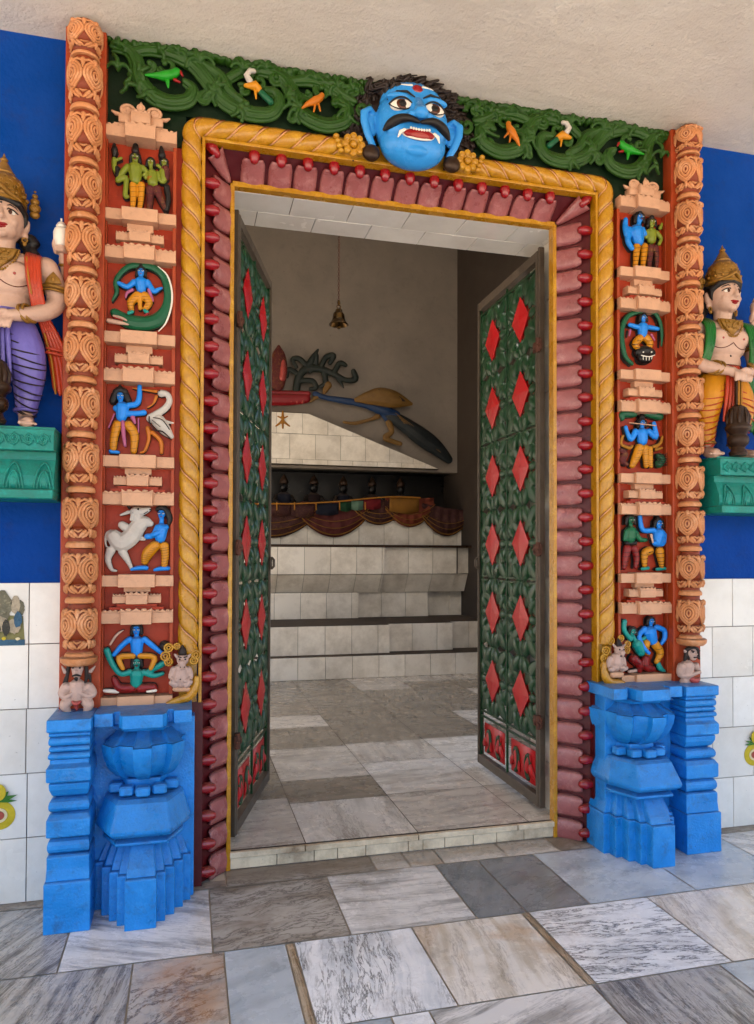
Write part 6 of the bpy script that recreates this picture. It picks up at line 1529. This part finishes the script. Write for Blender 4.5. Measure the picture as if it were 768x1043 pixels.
# cloth swags over the shelf edge
def swag(xa, xb, ya, yb, drop, mat, label, bands=3):
    "cloth hanging between two fixed spots with sagging folds"
    X0_, Z0_ = wallpt(xa, ya, 4.70); X1_, Z1_ = wallpt(xb, yb, 4.70); b = B(); n = 26; m = 14; P0 = []
    o = 0
    for i in range(m+1):
        v = i/m; row = []
        for j in range(n+1):
            u = j/n; x = lerp(X0_, X1_, u); top = lerp(Z0_, Z1_, u)-.015*sin(pi*u); bot = drop*(.45+.55*sin(pi*u)**.8)
            row.append((x, 4.69-.018*sin(v*9+u*3)*(.3+v)-.020*sin(pi*u)-.008*sin(u*37), top-bot*v))
        P0.append(row)
    k = n+1; vs = [p for r in P0 for p in r]; bk = [(x, y+.006, z) for x, y, z in vs]; N_ = len(vs); fs = []
    for i in range(m):
        for j in range(n):
            a = i*k+j; fs.append((a, a+1, a+k+1, a+k)); fs.append((N_+a, N_+a+k, N_+a+k+1, N_+a+1))
    for j in range(n): fs.append((j, N_+j, N_+j+1, j+1)); a = m*k+j; fs.append((a, a+1, N_+a+1, N_+a))
    for i in range(m): a = i*k; fs.append((a, a+k, N_+a+k, N_+a)); a = i*k+n; fs.append((a, N_+a, N_+a+k, a+k))
    b.add(vs+bk, fs); cx_, cz_ = (X0_+X1_)/2, (Z0_+Z1_)/2
    t = thing('draped_cloth', (cx_, 4.69, cz_), label, 'cloth', 'cloths hung along the altar shelf'); b.out('cloth', mat, t)
    for q in range(bands):
        v = (.55, .75, .93)[q]; e = B(); e.tube([(lerp(X0_, X1_, u), 4.69-.018*sin(v*9+u*3)*(.3+v)-.020*sin(pi*u)-.012, lerp(Z0_, Z1_, u)-.015*sin(pi*u)-drop*(.45+.55*sin(pi*u)**.8)*v) for u in [i/20 for i in range(21)]], .007 if q == 2 else .004, 6); e.out('gold_border', 'old_gold_cloth', t)
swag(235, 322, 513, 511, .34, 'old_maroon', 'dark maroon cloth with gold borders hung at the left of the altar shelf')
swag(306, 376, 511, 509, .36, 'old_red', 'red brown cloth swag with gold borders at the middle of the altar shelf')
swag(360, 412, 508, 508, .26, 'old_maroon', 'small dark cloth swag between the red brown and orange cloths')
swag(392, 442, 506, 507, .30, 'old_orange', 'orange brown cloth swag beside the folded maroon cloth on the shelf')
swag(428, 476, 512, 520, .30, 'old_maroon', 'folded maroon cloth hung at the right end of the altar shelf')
def pennant(xa, xb, y, mat, drop, label):
    X0_, Z0_ = wallpt(xa, y, 4.63); X1_, _ = wallpt(xb, y, 4.63); b = B()
    b.loft([[(lerp(X0_, X1_, u), 4.63+.006*sin(u*8)-.004, Z0_), (lerp(X0_, X1_, u), 4.63+.006*sin(u*8), Z0_), (lerp(X0_, X1_, u), 4.64+.008*sin(u*8+1), Z0_-drop*(.85+.15*sin(pi*u))), (lerp(X0_, X1_, u), 4.636+.008*sin(u*8+1), Z0_-drop*(.85+.15*sin(pi*u)))] for u in [i/8 for i in range(9)]])
    tag(b.out('hanging_pennant', mat), label, 'pennant', 'coloured pennants along the shelf')
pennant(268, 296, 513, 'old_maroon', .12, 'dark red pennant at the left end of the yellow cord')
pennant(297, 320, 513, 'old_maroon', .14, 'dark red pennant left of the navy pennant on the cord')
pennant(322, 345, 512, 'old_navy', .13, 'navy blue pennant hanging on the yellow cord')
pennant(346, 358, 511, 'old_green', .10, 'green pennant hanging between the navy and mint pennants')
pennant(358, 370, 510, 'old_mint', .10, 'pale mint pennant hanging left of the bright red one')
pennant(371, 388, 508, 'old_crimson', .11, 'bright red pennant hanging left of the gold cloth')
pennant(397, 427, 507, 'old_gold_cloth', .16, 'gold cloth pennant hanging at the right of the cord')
b = B(); pts = [wallpt(x, y, 4.61) for x, y in ((225, 514), (268, 513), (300, 513), (340, 511), (372, 508), (400, 506), (428, 507))]
b.tube([(p[0], 4.61, p[1]) for p in spline(pts, 5)], .008, 7)
for x in (282, 300, 322, 346, 372):
    p = wallpt(x, 512, 4.61); b.tube([(p[0], 4.61, p[1]), (p[0], 4.605, p[1]-.07)], .007, 6)
tag(b.out('yellow_cord', 'cloth_gold'), 'yellow cord with short tassels strung along the altar shelf', 'cord')

# ------------------------------------------------------------------ pictures on the dado tiles
def flat_poly(b, pts, cx, cz, k, y, sx=1): b.prism([(cx+x*k*sx, cz+z*k) for x, z in pts], y-.0015, y)
def pot_decal(x, y, label):
    cx, cz = wallpt(x, y, -.012); t = thing('fruit_decal', (cx, -.012, cz), label, 'tile decal', 'yellow fruit decals on the wall tiles')
    circ = [(cos(2*pi*i/28), sin(2*pi*i/28)) for i in range(28)]
    b = B(); flat_poly(b, [(x_*1.0, z_*.95-.55) for x_, z_ in circ], cx, cz, .050, -.0115); b.out('yellow_fruit', 'decal_yellow', t, smooth=False)
    b = B(); flat_poly(b, [(x_*.52, z_*.48-.55) for x_, z_ in circ], cx, cz, .050, -.0135); b.out('pale_ring', 'decal_cream', t, smooth=False)
    b = B(); flat_poly(b, [(x_*.34, z_*.30-.55) for x_, z_ in circ], cx, cz, .050, -.0152); b.out('red_centre', 'decal_red', t, smooth=False)
    b = B()
    for a, l in ((150, 1.25), (120, 1.2), (60, 1.2), (30, 1.3), (175, 1.1), (5, 1.1)):
        c_, s_ = cos(radians(a)), sin(radians(a)); flat_poly(b, [(0, .35), (c_*l*.5-s_*.22, .35+s_*l*.45+c_*.1), (c_*l, .35+s_*l*.7-.05), (c_*l*.5+s_*.22, .35+s_*l*.35-c_*.1)], cx, cz, .050, -.0172-.0004*a/60)
    b.out('green_leaves', 'decal_green', t, smooth=False)
    b = B(); flat_poly(b, [(x_*.45, z_*.55+1.0) for x_, z_ in circ], cx, cz, .050, -.0215); b.out('yellow_bud', 'decal_yellow', t, smooth=False)
P('decal_yellow', '#b9a51a', rough=.35, dirt=.2, fade=.5, dirtcol='#5a5008', scale=3); P('decal_cream', '#d8c9a0', rough=.35, dirt=.2); P('decal_red', '#9c4a3c', rough=.35, dirt=.3); P('decal_green', '#2f6b1c', rough=.35, dirt=.3)
pot_decal(-1, 822, 'yellow fruit and leaf decal on the tiles left of the blue pedestals')
pot_decal(768, 762, 'yellow fruit and leaf decal on the tiles right of the blue pedestals')
def scene_decal():
    x0, z0 = wallpt(-46, 659, -.012); x1, z1 = wallpt(26, 600, -.012); cx, cz = (x0+x1)/2, (z0+z1)/2; w, h = x1-x0, z1-z0
    t = thing('picture_tile', (cx, -.012, cz), 'printed picture of grey trees and resting animals on the tile under the left ledge', 'tile picture')
    P('pic_brown', '#5a5540', rough=.3, dirt=.9, fade=.9, dirtcol='#c2b594', scale=3.2, chips=.8, chipcol='#24231c'); P('pic_green', '#6f6a38', rough=.3, dirt=.8, fade=.9, dirtcol='#2f3a1c', scale=4)
    P('pic_blue', '#1f4f68', rough=.3, dirt=.7, fade=.8, dirtcol='#14231a', scale=3); P('pic_pale', '#9d8f78', rough=.3, dirt=.8, fade=.9, dirtcol='#3a3227', scale=4); P('pic_dark', '#16170f', rough=.3)
    def bl(name, m, u, v, ru, rv, y, n=26, jag=.12):
        b = B(); random.seed(int(u*977+v*131)); b.prism([(x0+w*(u+ru*cos(2*pi*i/n)*(1+random.uniform(-jag, jag))), z0+h*(v+rv*sin(2*pi*i/n)*(1+random.uniform(-jag, jag)))) for i in range(n)], y-.0012, y); b.out(name, m, t, smooth=False)
    b = B(); b.prism([(x0, z0), (x1, z0), (x1-w*.03, z0+h*.52), (x0, z0+h*.6)], -.0112, -.010); b.out('ground_print', 'pic_green', t, smooth=False)
    b = B(); b.prism([(x0, z0), (x1, z0), (x1, z0+h*.10), (x0, z0+h*.12)], -.0126, -.0113); b.out('water_print', 'pic_blue', t, smooth=False)
    bl('tree_print', 'pic_brown', .42, .72, .20, .26, -.0128); bl('tree_print', 'pic_brown', .66, .70, .14, .28, -.0142); bl('tree_print', 'pic_pale', .86, .72, .07, .16, -.0142); bl('tree_print', 'pic_brown', .93, .66, .06, .14, -.0128)
    bl('animal_print', 'pic_pale', .58, .40, .16, .16, -.0156); bl('animal_print', 'pic_pale', .84, .34, .10, .13, -.0156); bl('shade_print', 'pic_dark', .73, .32, .055, .14, -.0170); bl('blue_print', 'pic_blue', .90, .46, .06, .14, -.0172)
    bl('flower_print', 'decal_yellow', .70, .13, .03, .03, -.0172); bl('flower_print', 'decal_cream', .90, .12, .035, .025, -.0172); bl('animal_print', 'pic_dark', .60, .30, .05, .10, -.0172)
scene_decal()
